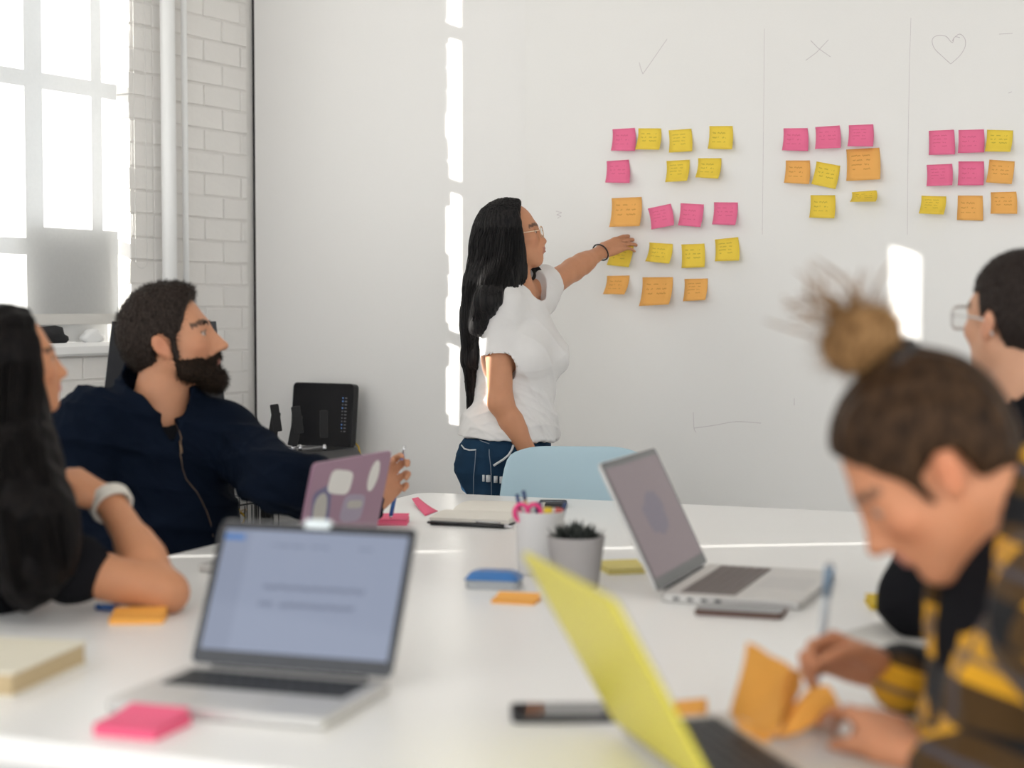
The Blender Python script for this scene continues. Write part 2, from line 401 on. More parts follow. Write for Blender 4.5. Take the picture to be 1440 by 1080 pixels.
# ---- pipes on the pier
for (px, dia, name, lab) in ((238, 0.050, 'riser_pipe', 'thick white painted riser pipe running up the brick pier'), (261, 0.021, 'conduit_pipe', 'thin white painted conduit running up the brick pier')):
    d = ray(px, 300); offw = dia / 2 + 0.02
    p0 = CORNER + BN * offw - CAM; nn = BN
    hit = CAM + d * (p0.dot(nn) / d.dot(nn))
    e = empty(name, (hit[0], hit[1], 0), 0, lab, 'pipe')
    mb = MB(); mb.lathe([(dia / 2, 0.0), (dia / 2, CEIL)], n=24); mb.build('pipe_run', M_white, e)
    for zc in (0.9, 2.6):
        mb = MB(); mb.lathe([(dia / 2 + 0.004, -0.012), (dia / 2 + 0.004, 0.012)], n=24)
        mb.add([(p[0], p[1], p[2]) for p in [(-BN[0] * k * (offw + 0.0) + BD[0] * w_, -BN[1] * k * (offw) + BD[1] * w_, z_) for z_ in (-0.01, 0.01) for k in (0.2, 1) for w_ in (-0.006, 0.006)]], [(0, 1, 3, 2), (4, 6, 7, 5), (0, 4, 5, 1), (2, 3, 7, 6), (0, 2, 6, 4), (1, 5, 7, 3)])
        mb.build('pipe_clip', M_white, e, (0, 0, zc))

# ---- pencil drawings on the whiteboard wall
M_pencil = mat('faint_pencil', (0.60, 0.55, 0.56), 0.9, var=0.15, scale=60)
def drawing(name, lines, w=0.0016, sm=True):
    mb = MB()
    for ln in lines:
        if sm and len(ln) > 2:
            P = []
            for i in range(len(ln) - 1):
                p0, p1, p2, p3 = [np.array(ln[max(0, min(len(ln) - 1, i + k))], float) for k in (-1, 0, 1, 2)]
                for u in np.linspace(0, 1, 8, endpoint=False):
                    P.append(0.5 * (2 * p1 + (p2 - p0) * u + (2 * p0 - 5 * p1 + 4 * p2 - p3) * u * u + (3 * p1 - p0 - 3 * p2 + p3) * u ** 3))
            P.append(np.array(ln[-1], float))
        else: P = [np.array(a, float) for a in ln]
        Q = [onwall(x, y, 0.0004) for x, y in P]
        for a_, b_ in zip(Q[:-1], Q[1:]):
            t = (b_ - a_) / (np.linalg.norm(b_ - a_) + 1e-9); s_ = np.cross(t, WN) * w / 2
            mb.add([q - CORNER for q in (a_ - s_, b_ - s_, b_ + s_, a_ + s_)], [(0, 1, 2, 3)])
    o = mb.build(name, M_pencil, wb); o['label'] = 'faint pencil ' + name.replace('_', ' ')
    return o
drawing('check_mark', [[(899, 88), (901, 96), (904, 104), (918, 84), (938, 55)]], sm=False)
drawing('cross_mark', [[(1133, 85), (1148, 74), (1165, 56)], [(1140, 57), (1152, 69), (1168, 80)]], sm=False)
drawing('heart_outline', [[(1337, 90), (1326, 80), (1314, 68), (1311, 56), (1318, 50), (1330, 51), (1339, 60), (1342, 53), (1350, 48), (1357, 55), (1357, 66), (1350, 78), (1337, 90)], [(1339, 58), (1343, 52), (1350, 53)]])
drawing('divider_line', [[(1075, 40), (1074, 150), (1072, 330)], [(1281, 25), (1279, 90), (1277, 200), (1276, 330)]], 0.001, False)
drawing('scribble', [[(782, 297), (790, 299), (783, 302), (789, 304), (784, 307)]], sm=False)
drawing('corner_sketch', [[(975, 580), (976, 602), (979, 608)], [(976, 602), (1005, 598), (1035, 593), (1070, 595)]], 0.0014)
drawing('edge_tick', [[(1405, 48), (1424, 47)], [(1418, 131), (1423, 129)], [(1117, 560), (1117, 570)]], 0.0014, False)
# ================================================================== node helper
class NB:
    def __init__(s, m): s.nt = m.node_tree; s.N = s.nt.nodes; s.L = s.nt.links
    def m(s, op, a, b=None, c=None):
        n = s.N.new('ShaderNodeMath'); n.operation = op
        for i, v in enumerate((a, b, c)):
            if v is None: continue
            if isinstance(v, (int, float)): n.inputs[i].default_value = v
            else: s.L.new(v, n.inputs[i])
        return n.outputs[0]
    def xyz(s, coord='Object'):
        t = s.N.new('ShaderNodeTexCoord'); x = s.N.new('ShaderNodeSeparateXYZ'); s.L.new(t.outputs[coord], x.inputs[0]); return x.outputs
    def comb(s, x, y, z):
        n = s.N.new('ShaderNodeCombineXYZ')
        for i, v in enumerate((x, y, z)):
            if isinstance(v, (int, float)): n.inputs[i].default_value = v
            else: s.L.new(v, n.inputs[i])
        return n.outputs[0]
    def noise(s, vec, scale, detail=2):
        n = s.N.new('ShaderNodeTexNoise'); n.inputs['Scale'].default_value = scale; n.inputs['Detail'].default_value = detail
        s.L.new(vec, n.inputs['Vector']); return n.outputs['Fac']
    def mix(s, f, a, b):
        n = s.N.new('ShaderNodeMix'); n.data_type = 'RGBA'
        if isinstance(f, (int, float)): n.inputs[0].default_value = f
        else: s.L.new(f, n.inputs[0])
        for i, v in ((6, a), (7, b)):
            if isinstance(v, (tuple, list)): n.inputs[i].default_value = tuple(v[:3]) + (1,)
            else: s.L.new(v, n.inputs[i])
        return n.outputs[2]
    def band(s, v, lo, hi): return s.m('MULTIPLY', s.m('GREATER_THAN', v, lo), s.m('LESS_THAN', v, hi))
    def rows(s, u, v, nrow, ufreq, thick=0.4, seed=0.0):
        """1 where an illegible line of writing sits"""
        r = s.m('MULTIPLY', v, nrow); fr = s.m('FRACT', r); fl = s.m('FLOOR', r)
        wob = s.noise(s.comb(s.m('MULTIPLY', u, ufreq), s.m('ADD', fl, seed), 0.0), 1.0, 3)
        stroke = s.m('LESS_THAN', s.m('ABSOLUTE', s.m('SUBTRACT', fr, wob)), thick * 0.28)
        gap = s.m('GREATER_THAN', s.noise(s.comb(s.m('MULTIPLY', u, ufreq * 0.35), s.m('ADD', fl, seed + 7.3), 3.0), 1.0, 1), 0.44)
        return s.m('MULTIPLY', stroke, gap)

# ================================================================== TABLE
FLC = np.array((-0.25, 4.5, 0)); TU = np.array((0.930, -0.3665, 0)); TU /= np.linalg.norm(TU); TV = np.array((TU[1], -TU[0], 0))
TW, TL_, TZ = 1.60, 2.53, 0.74
M_table = mat('white_laminate_tabletop', (0.91, 0.90, 0.885), 0.30, var=0.015, scale=2, spec=0.45)
M_tleg = mat('white_powder_coat', (0.78, 0.78, 0.77), 0.4)
tc_ = FLC + TU * TW / 2 + TV * TL_ / 2
tab = empty('meeting_table', (tc_[0], tc_[1], 0), math.atan2(TU[1], TU[0]), 'large white meeting table covered with laptops and notes', 'table')
MB().slab((0, 0, TZ - 0.016), (TW, TL_, 0.032), 0.05, 0.003).build('tabletop', M_table, tab)
mb = MB()
for sy in (-1, 1): mb.box((0, sy * (TL_ / 2 - 0.14), TZ - 0.062), (TW - 0.2, 0.03, 0.06))
for sx in (-1, 1): mb.box((sx * (TW / 2 - 0.1), 0, TZ - 0.062), (0.03, TL_ - 0.28, 0.06))
mb.build('apron', M_tleg, tab)
for sx in (-1, 1):
    for sy in (-1, 1):
        MB().lathe([(0.02, 0.0), (0.024, 0.01), (0.028, TZ - 0.035)], n=20).build('leg', M_tleg, tab, (sx * (TW / 2 - 0.1), sy * (TL_ / 2 - 0.14), 0))

# ================================================================== STICKY NOTES ON THE WALL
def note_mat(name, col, ink, seed, nrow=5.0, amt=0.55):
    m = mat(name, col, 0.75, var=0.03, scale=30); nb = NB(m)
    uv = nb.N.new('ShaderNodeUVMap'); x = nb.N.new('ShaderNodeSeparateXYZ'); nb.L.new(uv.outputs[0], x.inputs[0])
    u, v = x.outputs[0], x.outputs[1]
    msk = nb.m('MULTIPLY', nb.rows(u, v, nrow, 22.0, 0.45, seed), nb.m('MULTIPLY', nb.band(u, 0.14, 0.80 - 0.1 * (seed % 2)), nb.band(v, 0.22 + 0.15 * (seed % 3) / 2, 0.82)))
    msk = nb.m('MULTIPLY', msk, amt)
    src = base_color_socket(m).links[0].from_socket
    nb.L.new(nb.mix(msk, src, ink), base_color_socket(m))
    b = nb.N['Principled BSDF']
    # paper lets a little light through
    tr = nb.N.new('ShaderNodeBsdfTranslucent'); ms = nb.N.new('ShaderNodeMixShader'); ms.inputs[0].default_value = 0.08
    nb.L.new(base_color_socket(m).links[0].from_socket, tr.inputs['Color'])
    out = nb.N['Material Output']; nb.L.new(b.outputs[0], ms.inputs[1]); nb.L.new(tr.outputs[0], ms.inputs[2]); nb.L.new(ms.outputs[0], out.inputs['Surface'])
    return m
PINK, YEL, ORA = (0.95, 0.19, 0.36), (0.96, 0.70, 0.075), (0.98, 0.50, 0.13)
NM = {}
for k, col, ink in (('pink', PINK, (0.55, 0.05, 0.12)), ('yellow', YEL, (0.42, 0.30, 0.03)), ('orange', ORA, (0.55, 0.22, 0.03))):
    for s_ in range(3): NM[k, s_] = note_mat('%s_note_paper_%s' % (k, 'abc'[s_]), col, ink, s_ * 3 + 1, 5.0 + s_, 0.55 if k != 'pink' else 0.35)
def curl_sheet(name, TLp, TRp, BRp, BLp, nrm, out_b, m, parent=None, thick=0.0006, lift=0.0008, seg=8, pw=2.2, kx=0.0):
    """sheet stuck along its top edge, curling away along nrm"""
    c = (TLp + TRp + BRp + BLp) / 4; V = []; UV = []; nx = 5
    for side in (0, 1):
        for j in range(seg + 1):
            v = j / seg
            for i in range(nx):
                u = i / (nx - 1)
                p = (TLp * (1 - u) + TRp * u) * (1 - v) + (BLp * (1 - u) + BRp * u) * v
                o_ = out_b * v ** pw + kx * (2 * u - 1) ** 2 * v + lift + (thick if side == 0 else 0)
                V.append(p + nrm * o_ - c); UV.append((u, 1 - v))
    Fc = []; n1 = (seg + 1) * nx
    for j in range(seg):
        for i in range(nx - 1):
            q = j * nx + i; Fc.append((q, q + nx, q + nx + 1, q + 1)); Fc.append((n1 + q, n1 + q + 1, n1 + q + nx + 1, n1 + q + nx))
    rim = [i for i in range(nx)] + [j * nx + nx - 1 for j in range(1, seg + 1)] + [seg * nx + i for i in range(nx - 2, -1, -1)] + [j * nx for j in range(seg - 1, 0, -1)]
    for a_, b_ in zip(rim, rim[1:] + rim[:1]): Fc.append((a_, b_, n1 + b_, n1 + a_))
    o = mesh_obj(name, V, Fc, m, parent, True, c)
    uvl = o.data.uv_layers.new(name='UVMap')
    for lp in o.data.loops: uvl.data[lp.index].uv = UV[lp.vertex_index]
    return o
LG, MG, RG = 'sticky notes under the check mark', 'sticky notes under the drawn cross', 'sticky notes under the drawn heart'
def c5(q): return [(830 + x / 3.857, 160 + y / 3.857) for x, y in q]
def c6(q): return [(1080 + x / 4.0, 160 + y / 4.0) for x, y in q]
notes = [
 ('pink', c5([(122,84),(243,77),(243,202),(113,200)]), LG, 'small pink sticky note starting the top row under the check mark'),
 ('yellow', c5([(262,79),(385,79),(375,195),(244,193)]), LG, 'yellow sticky note touching the pink one in the top row under the check mark'),
 ('yellow', c5([(426,90),(549,81),(553,203),(427,211)]), LG, 'middle yellow sticky note of three in the top row under the check mark'),
 ('yellow', c5([(647,67),(773,66),(770,193),(638,190)]), LG, 'yellow sticky note ending the top row under the check mark'),
 ('pink', c5([(90,257),(210,249),(214,376),(82,373)]), LG, 'lone pink sticky note right above the large orange one'),
 ('yellow', c5([(414,256),(540,249),(525,364),(407,371)]), LG, 'yellow sticky note in the second row, nearer the lone pink one'),
 ('yellow', c5([(586,241),(712,241),(695,352),(570,345)]), LG, 'yellow sticky note ending the second row of the check mark group'),
 ('orange', c5([(117,458),(279,451),(268,609),(103,614)]), LG, 'large orange sticky note right above the pointing hand'),
 ('pink', c5([(313,514),(437,488),(455,604),(332,628)]), LG, 'tilted pink sticky note next to the large orange note above the hand'),
 ('pink', c5([(491,485),(617,492),(598,615),(476,605)]), LG, 'pink sticky note between two pink ones in the middle row'),
 ('pink', c5([(672,480),(801,481),(787,604),(661,600)]), LG, 'curled pink sticky note ending the row of three pink ones'),
 ('yellow', c5([(118,704),(237,712),(209,832),(90,820)]), LG, 'yellow sticky note half hidden behind the pointing hand'),
 ('yellow', c5([(322,698),(448,706),(428,813),(299,800)]), LG, 'yellow sticky note just beyond the pointing fingertips'),
 ('yellow', c5([(495,709),(620,704),(621,832),(496,837)]), LG, 'square yellow sticky note in the middle of the row at hand height'),
 ('yellow', c5([(677,682),(803,669),(809,796),(677,800)]), LG, 'yellow sticky note with dark writing ending the row at hand height'),
 ('orange', c5([(92,879),(214,877),(185,980),(69,978)]), LG, 'small curled orange sticky note below the pointing hand'),
 ('orange', c5([(284,887),(449,886),(427,1034),(265,1043)]), LG, 'large orange sticky note in the bottom row with lines of writing'),
 ('orange', c5([(512,896),(638,893),(624,1010),(503,1017)]), LG, 'small orange sticky note ending the bottom row under the check mark'),
 ('pink', c6([(88,82),(223,81),(226,210),(79,206)]), MG, 'pink sticky note above the small orange one, under the drawn cross'),
 ('pink', c6([(267,75),(404,66),(409,192),(265,198)]), MG, 'pink sticky note above the tilted yellow one, under the drawn cross'),
 ('pink', c6([(455,65),(592,59),(591,184),(447,183)]), MG, 'pink sticky note above the large orange one, under the drawn cross'),
 ('orange', c6([(101,263),(236,263),(232,396),(90,388)]), MG, 'small orange sticky note beside the tilted yellow one'),
 ('yellow', c6([(274,268),(407,293),(380,424),(244,395)]), MG, 'strongly tilted yellow sticky note in the group under the drawn cross'),
 ('orange', c6([(441,201),(627,191),(631,369),(441,378)]), MG, 'large orange sticky note in the group under the drawn cross'),
 ('yellow', c6([(240,458),(378,458),(374,588),(232,584)]), MG, 'square yellow sticky note below the tilted yellow one'),
 ('yellow', c6([(472,441),(610,431),(607,494),(460,496)]), MG, 'yellow sticky note curled so far that only a strip shows'),
 ('pink', c6([(905,96),(1047,90),(1052,229),(905,232)]), RG, 'deep pink sticky note starting the top row under the heart'),
 ('pink', c6([(1072,92),(1215,88),(1216,217),(1068,222)]), RG, 'deep pink sticky note beside the yellow one in the row under the heart'),
 ('yellow', c6([(1233,90),(1379,94),(1364,214),(1220,212)]), RG, 'yellow sticky note ending the top row under the heart'),
 ('pink', c6([(893,288),(1036,282),(1037,402),(892,408)]), RG, 'pink sticky note starting the middle row under the heart'),
 ('pink', c6([(1072,268),(1215,268),(1213,402),(1067,403)]), RG, 'pink sticky note beside the orange one in the middle row under the heart'),
 ('orange', c6([(1246,258),(1388,268),(1371,396),(1226,386)]), RG, 'orange sticky note ending the middle row under the heart'),
 ('yellow', c6([(864,461),(1003,465),(988,567),(848,561)]), RG, 'yellow sticky note starting the bottom row under the heart'),
 ('orange', c6([(1068,460),(1208,461),(1210,601),(1063,597)]), RG, 'orange sticky note in the middle of the bottom row under the heart'),
 ('orange', c6([(1253,442),(1397,438),(1402,563),(1252,562)]), RG, 'orange sticky note ending the bottom row under the heart'),
]
for i, (k, q, g, lab) in enumerate(notes):
    P = [onwall(x, y) for x, y in q]
    w = np.linalg.norm(P[1] - P[0]); h = np.linalg.norm((P[3] + P[2]) / 2 - (P[0] + P[1]) / 2)
    ob = min(0.055, max(0.009, math.sqrt(max(w * w - h * h, 0)) * 0.75))
    P[2] = onwall(*q[2], off=ob) - WN * ob; P[3] = onwall(*q[3], off=ob) - WN * ob
    if (P[0][2] - P[3][2]) < 0: continue
    o = curl_sheet('sticky_note', P[0], P[1], P[2], P[3], WN, ob, NM[k, i % 3], pw=1.9)
    tag(o, lab, 'sticky note', g)

# ================================================================== LAPTOPS
M_alu = mat('brushed_aluminium', (0.66, 0.65, 0.635), 0.38, 0.55, var=0.03, scale=40)
M_key = mat('black_key_plastic', (0.02, 0.021, 0.024), 0.5, var=0.1)
M_bez = mat('black_glass_bezel', (0.012, 0.014, 0.02), 0.12, var=0.1, coat=0.3)
M_pad = mat('trackpad_aluminium', (0.60, 0.59, 0.58), 0.4, 0.3, var=0.02)
def screen_mat(name, col, ink, strength, kind):
    m = mat(name, (0.02, 0.02, 0.025), 0.05, var=0.05, spec=0.3); nb = NB(m)
    x = nb.xyz('Object'); u = nb.m('ADD', nb.m('DIVIDE', x[0], 0.30), 0.5); v = nb.m('DIVIDE', x[1], 0.20)
    if kind == 'text':
        t1 = nb.m('MULTIPLY', nb.rows(u, v, 16, 38.0, 0.9, 2.0), nb.m('MULTIPLY', nb.band(u, 0.28, 0.80), nb.band(v, 0.30, 0.78)))
        t1 = nb.m('MULTIPLY', t1, nb.m('GREATER_THAN', nb.noise(nb.comb(0.0, nb.m('FLOOR', nb.m('MULTIPLY', v, 16)), 4.0), 3.1, 0), 0.5))
        bar = nb.m('MULTIPLY', nb.band(v, 0.90, 0.955), 0.25)
        side = nb.m('MULTIPLY', nb.m('LESS_THAN', u, 0.17), 0.18)
        msk = nb.m('MAXIMUM', nb.m('MAXIMUM', nb.m('MULTIPLY', t1, 0.55), bar), side)
        c = nb.mix(msk, col, ink)
        tab_ = nb.m('MULTIPLY', nb.band(u, 0.03, 0.14), nb.band(v, 0.80, 0.84)); c = nb.mix(tab_, c, (0.05, 0.17, 0.45))
    else:
        msk = nb.noise(nb.comb(nb.m('MULTIPLY', u, 2.0), nb.m('MULTIPLY', v, 2.0), 0.7), 2.2, 3)
        d = nb.m('ADD', nb.m('POWER', nb.m('SUBTRACT', u, 0.5), 2.0), nb.m('POWER', nb.m('SUBTRACT', v, 0.55), 2.0))
        bl_ = nb.m('LESS_THAN', nb.m('ADD', d, nb.m('MULTIPLY', nb.m('SUBTRACT', msk, 0.5), 0.12)), 0.035)
        c = nb.mix(nb.m('MULTIPLY', bl_, 0.75), col, ink)
    b = nb.N['Principled BSDF']; nb.L.new(c, b.inputs['Emission Color']); b.inputs['Emission Strength'].default_value = strength
    return m
def laptop(name, hinge, user, w, d, lidh, theta, label, m_base, m_lid, m_screen, m_keys=M_key, keyr=(0.12, 0.52), group='laptops on the meeting table', keys=True, logo=None):
    """local frame: x to the user's right, y away from the user, origin on the table under the hinge centre"""
    ux, uy = -user[0], -user[1]; L = math.hypot(ux, uy); rz = math.atan2(-ux / L, uy / L)
    e = empty(name, (hinge[0], hinge[1], TZ), rz, label, 'laptop', group)
    th = 0.0145
    MB().slab((0, -d / 2, 0.002 + th / 2 - 0.002 + 0.001), (w, d, th), 0.011, 0.002).build('base', m_base, e)
    for sx in (-1, 1):
        for sy in (0.12, 0.88): MB().lathe([(0.006, 0), (0.006, 0.0015)], (0, 0, 0), 12).build('rubber_foot', M_black, e, (sx * w * 0.42, -d * sy, 0))
    zt = th + 0.001
    kw = w * 0.86; y1 = -d * keyr[0]; y0 = -d * keyr[1]; kd = y1 - y0
    kb = MB().box((0, (y0 + y1) / 2, zt + 0.0002), (kw, kd, 0.0006)).build('keyboard', m_keys, e)
    if keys:
        rows_ = 6; px_ = kw / 14.0; py_ = kd / rows_
        km = {}
        def keymesh(kx):
            kx = round(kx, 4)
            if kx not in km:
                b = bmesh.new(); bmesh.ops.create_cube(b, size=1.0)
                for v in b.verts: v.co = Vector((v.co.x * (kx - 0.0028) * (0.96 if v.co.z > 0 else 1), v.co.y * (py_ - 0.0028) * (0.94 if v.co.z > 0 else 1), v.co.z * 0.0016))
                me = bpy.data.meshes.new('key'); b.to_mesh(me); b.free(); me.materials.append(m_keys); km[kx] = me
            return km[kx]
        layout = [[1] * 14, [1] * 13 + [1], [1.3] + [1] * 12 + [0.7], [1.6] + [1] * 11 + [1.4], [2.1] + [1] * 10 + [1.9], [1, 1, 1, 1.3, 5, 1.3, 1, 0.8, 0.8, 0.8]]
        for r, ln in enumerate(layout):
            x = -kw / 2; sc_ = 14.0 / sum(ln)
            for q in ln:
                kx = q * sc_ * px_; ko = bpy.data.objects.new('key', keymesh(kx)); link(ko, kb)
                ko.location = (x + kx / 2, y1 - (r + 0.5) * py_, zt + 0.0012); x += kx
    MB().slab((0, -d * 0.76, zt + 0.0001), (w * 0.36, d * 0.36, 0.0006), 0.004, 0.0001).build('trackpad', M_pad, e)
    MB().tube([(-w * 0.38, 0.001, zt - 0.002), (w * 0.38, 0.001, zt - 0.002)], 0.0045, 12).build('hinge', M_key, e)
    for k in range(4): MB().box((0, 0, 0), (0.0012, 0.011, 0.0045)).build('port', M_black, e, (-w / 2 - 0.0001, -d * (0.12 + 0.1 * k), 0.008))
    # lid: own frame, x right, y up the lid, z towards the user side
    lt = 0.006
    c, s_ = math.cos(theta), math.sin(theta)
    M = Matrix(((1, 0, 0, 0), (0, c, -s_, 0.002), (0, s_, c, zt + 0.0), (0, 0, 0, 1)))
    lid = MB().slab((0, lidh / 2 + 0.002, -lt / 2), (w, lidh, lt), 0.012, 0.0015).build('lid', m_lid, e); lid.matrix_local = M
    bz = MB().slab((0, lidh / 2 + 0.002, 0.0004), (w - 0.003, lidh - 0.003, 0.0008), 0.010, 0.0002).build('bezel', M_bez, lid)
    iw, ih = w - 0.024, lidh - 0.036
    scr = MB().box((0, ih / 2, 0.0), (iw, ih, 0.0006)).build('screen', m_screen, lid, (0, 0.024, 0.0012))
    return e, lid
HL = (-0.3034, 2.1945)
M_scr1 = screen_mat('lit_document_screen', (0.26, 0.30, 0.40), (0.10, 0.12, 0.18), 0.74, 'text')
e1, lid1 = laptop('laptop', HL, (-0.315, -0.949), 0.304, 0.212, 0.212, math.radians(63), 'silver laptop with a lit document on screen beside the pink note pad', M_alu, M_alu, M_scr1)
cl = MB().box((0.0, 0.212, -0.002), (0.040, 0.014, 0.014), 0.003).build('camera_cover', mat('white_clip_plastic', (0.75, 0.82, 0.85), 0.3), lid1)
M_scr2 = screen_mat('dim_mauve_screen', (0.19, 0.135, 0.145), (0.10, 0.08, 0.13), 0.55, 'blot')
e2, lid2 = laptop('laptop', (0.318, 2.975), (0.935, -0.355), 0.352, 0.245, 0.245, math.radians(64), 'open silver laptop with a dim mauve screen behind the grey plant pot', M_alu, M_alu, M_scr2, m_keys=mat('grey_brown_keys', (0.16, 0.13, 0.125), 0.5))
M_pur = mat('mauve_laptop_shell', (0.30, 0.17, 0.24), 0.35, 0.2, var=0.05)
e3, lid3 = laptop('laptop', (-0.354, 3.18), (-0.91, 0.41), 0.304, 0.21, 0.21, math.radians(77), 'mauve laptop with pale stickers on its lid', M_alu, M_pur, M_scr2, keys=False)
M_ylid = mat('yellow_laptop_shell', (0.66, 0.58, 0.055), 0.4, var=0.04)
M_cream = mat('warm_silver_palm_rest', (0.60, 0.56, 0.50), 0.45, 0.1)
e4, lid4 = laptop('laptop', (0.1725, 1.78), (0.966, 0.26), 0.334, 0.23, 0.238, math.radians(61), 'laptop with a bright yellow lid beside the crumpled orange note', M_cream, M_ylid, M_scr2, keyr=(0.06, 0.50))
# stickers on the mauve lid (outer side: lid local z < -0.006; seen from outside x is mirrored)
def blob(cx, cy, rx, ry, n=24, sq=2.0, rot=0.0):
    P = []
    for i in range(n):
        a = 2 * PI * i / n; c, s_ = math.cos(a), math.sin(a)
        x = rx * math.copysign(abs(c) ** (2 / sq), c); y = ry * math.copysign(abs(s_) ** (2 / sq), s_)
        P.append((cx + x * math.cos(rot) - y * math.sin(rot), cy + x * math.sin(rot) + y * math.cos(rot)))
    return P
stm = [mat('white_sticker', (0.72, 0.70, 0.66), 0.4), mat('grey_sticker', (0.42, 0.40, 0.36), 0.4), mat('slate_blue_sticker', (0.12, 0.11, 0.22), 0.4), mat('lavender_sticker', (0.32, 0.27, 0.36), 0.4)]
for (cx, cy, rx, ry, sq, rot, mi) in ((0.04, 0.165, 0.045, 0.024, 4, 0.15, 0), (-0.09, 0.165, 0.02, 0.032, 2, 0.2, 0), (0.098, 0.115, 0.024, 0.034, 2.5, -0.2, 1), (0.095, 0.115, 0.034, 0.046, 5, -0.2, 2), (-0.03, 0.105, 0.045, 0.028, 4, 0.1, 3), (-0.035, 0.112, 0.03, 0.008, 4, 0.1, 1), (0.02, 0.04, 0.014, 0.018, 3, 0, 0)):
    z0 = -0.0062 - (0.0003 if mi in (0, 1) else 0)
    MB().prism(blob(cx, cy, rx, ry, 24, sq, rot), z0 - 0.0002, z0 + 0.0001).build('sticker', stm[mi], lid3)

# ================================================================== THINGS ON THE TABLE
def rz_of(d): return math.atan2(d[1], d[0])
def pad(name, px, py, size, h, rz, m, label, cat='note pad', group='note pads on the table', sheets=True):
    p = on(px, py, TZ)
    e = empty(name, (p[0], p[1], TZ), rz, label, cat, group)
    MB().box((0, 0, h / 2 - 0.0004), (size[0], size[1], h - 0.0008)).build('paper_block', m, e)
    V = []; n = 6        # top sheet lifting at its free edge
    for j in range(n + 1):
        v = j / n
        for sx in (-1, 1): V.append((sx * size[0] / 2, (v - 0.5) * size[1], h + 0.0004 + 0.006 * v ** 3))
    mesh_obj('top_sheet', V, [(2 * j, 2 * j + 1, 2 * j + 3, 2 * j + 2) for j in range(n)], m, e, True)
    return e
def plain(name, col): return mat(name, col, 0.7, var=0.03, scale=30)
P_pink, P_or, P_ye = plain('pink_pad_paper', (0.86, 0.12, 0.24)), plain('orange_pad_paper', (0.94, 0.44, 0.08)), plain('yellow_pad_paper', (0.78, 0.66, 0.22))
a0 = math.atan2(TU[1], TU[0])
pad('note_pad', 551, 736, (0.076, 0.076), 0.013, a0 + 0.35, P_pink, 'pink note pad under the tip of the blue pen')
pad('note_pad', 201, 1026, (0.084, 0.084), 0.014, a0 + 0.05, P_pink, 'pink note pad in front of the silver laptop')
pad('note_pad', 195, 873, (0.085, 0.06), 0.011, a0 + 0.45, P_or, 'orange note pad by the bent elbow')
pad('note_pad', 726, 846, (0.076, 0.05), 0.006, a0 + 0.1, P_or, 'small orange note pad beside the blue eraser')
pad('note_pad', 876, 803, (0.08, 0.076), 0.010, a0 + 0.6, P_ye, 'pale yellow note pad between plant pot and laptop')
pad('note_pad', 1252, 852, (0.076, 0.076), 0.008, a0 + 0.3, plain('bright_yellow_pad_paper', (0.80, 0.55, 0.03)), 'bright yellow note pad by the black sleeve')
# loose notes on the table
def loose(name, q, zs, m, label, cat='loose note', out=0.012):
    P = [on(x, y, TZ + z) for (x, y), z in zip(q, zs)]
    o = curl_sheet(name, P[0], P[1], P[2], P[3], np.array((0, 0, 1.0)), out, m, None, 0.0006, 0.0006, 8, 2.0)
    return tag(o, label, cat, 'loose notes on the table')
loose('loose_note', [(598, 726), (616, 719), (588, 706), (579, 708)], (0, 0, 0, 0), P_pink, 'curled pink note lying beside the open notebook')
loose('loose_note', [(938, 1022), (996, 1018), (994, 998), (950, 1002)], (0, 0, 0, 0), P_or, 'curled orange note lying behind the yellow laptop', out=0.014)

# cream book
P1, P2 = np.array((-0.652, 2.113)), np.array((-0.608, 2.323)); d12 = (P2 - P1) / np.linalg.norm(P2 - P1); n12 = np.array((-d12[1], d12[0]))
c_ = (P1 + P2) / 2 + n12 * 0.07
bk = empty('cream_book', (c_[0], c_[1], TZ), rz_of(d12), 'thick cream paperback lying on the table beside the silver laptop', 'book')
MB().box((0, 0.0, 0.0165), (0.206, 0.134, 0.027)).build('page_block', mat('yellowed_page_edges', (0.56, 0.43, 0.25), 0.8, var=0.12, scale=120), bk)
mb = MB(); mb.box((0, 0, 0.0015), (0.212, 0.14, 0.003)); mb.box((0, 0, 0.0315), (0.212, 0.14, 0.003)); mb.box((0, 0.069, 0.0165), (0.212, 0.003, 0.03)); mb.build('cover', mat('cream_cover', (0.78, 0.73, 0.60), 0.5), bk)

# open notebook and black pen
q = [on(616, 727, TZ + 0.02), on(729, 731, TZ + 0.02), on(767, 700, TZ + 0.02), on(640, 698, TZ + 0.02)]
cc = sum(q) / 4; dx = (q[1] - q[0]); dx /= np.linalg.norm(dx)
nbk = empty('open_notebook', (cc[0], cc[1], TZ), rz_of(dx), 'open notebook with cream pages and a black cover near the table end', 'notebook')
M_cov = mat('black_notebook_cover', (0.014, 0.014, 0.018), 0.6); M_page = mat('cream_paper', (0.80, 0.76, 0.69), 0.75, var=0.02)
MB().slab((0, 0, 0.002), (0.205, 0.37, 0.004), 0.008, 0.0008).build('cover', M_cov, nbk)
for sy in (-1, 1):
    V = []; n = 8
    for i in range(n + 1):
        v = i / n; y = sy * v * 0.178; z = 0.016 - 0.002 * v + 0.004 * math.sin(v * PI) - (0.01 * (1 - v) ** 6)
        for x in (-0.097, 0.097): V.append((x, y, z)); V.append((x, y, 0.004))
    Fc = []
    for i in range(n):
        a = 4 * i; b = 4 * (i + 1)
        Fc += [(a, b, b + 2, a + 2), (a, a + 1, b + 1, b), (a + 2, b + 2, b + 3, a + 3)]
    Fc.append((4 * n, 4 * n + 1, 4 * n + 3, 4 * n + 2)); Fc.append((0, 2, 3, 1))
    mesh_obj('page_block', V, Fc, M_page, nbk)
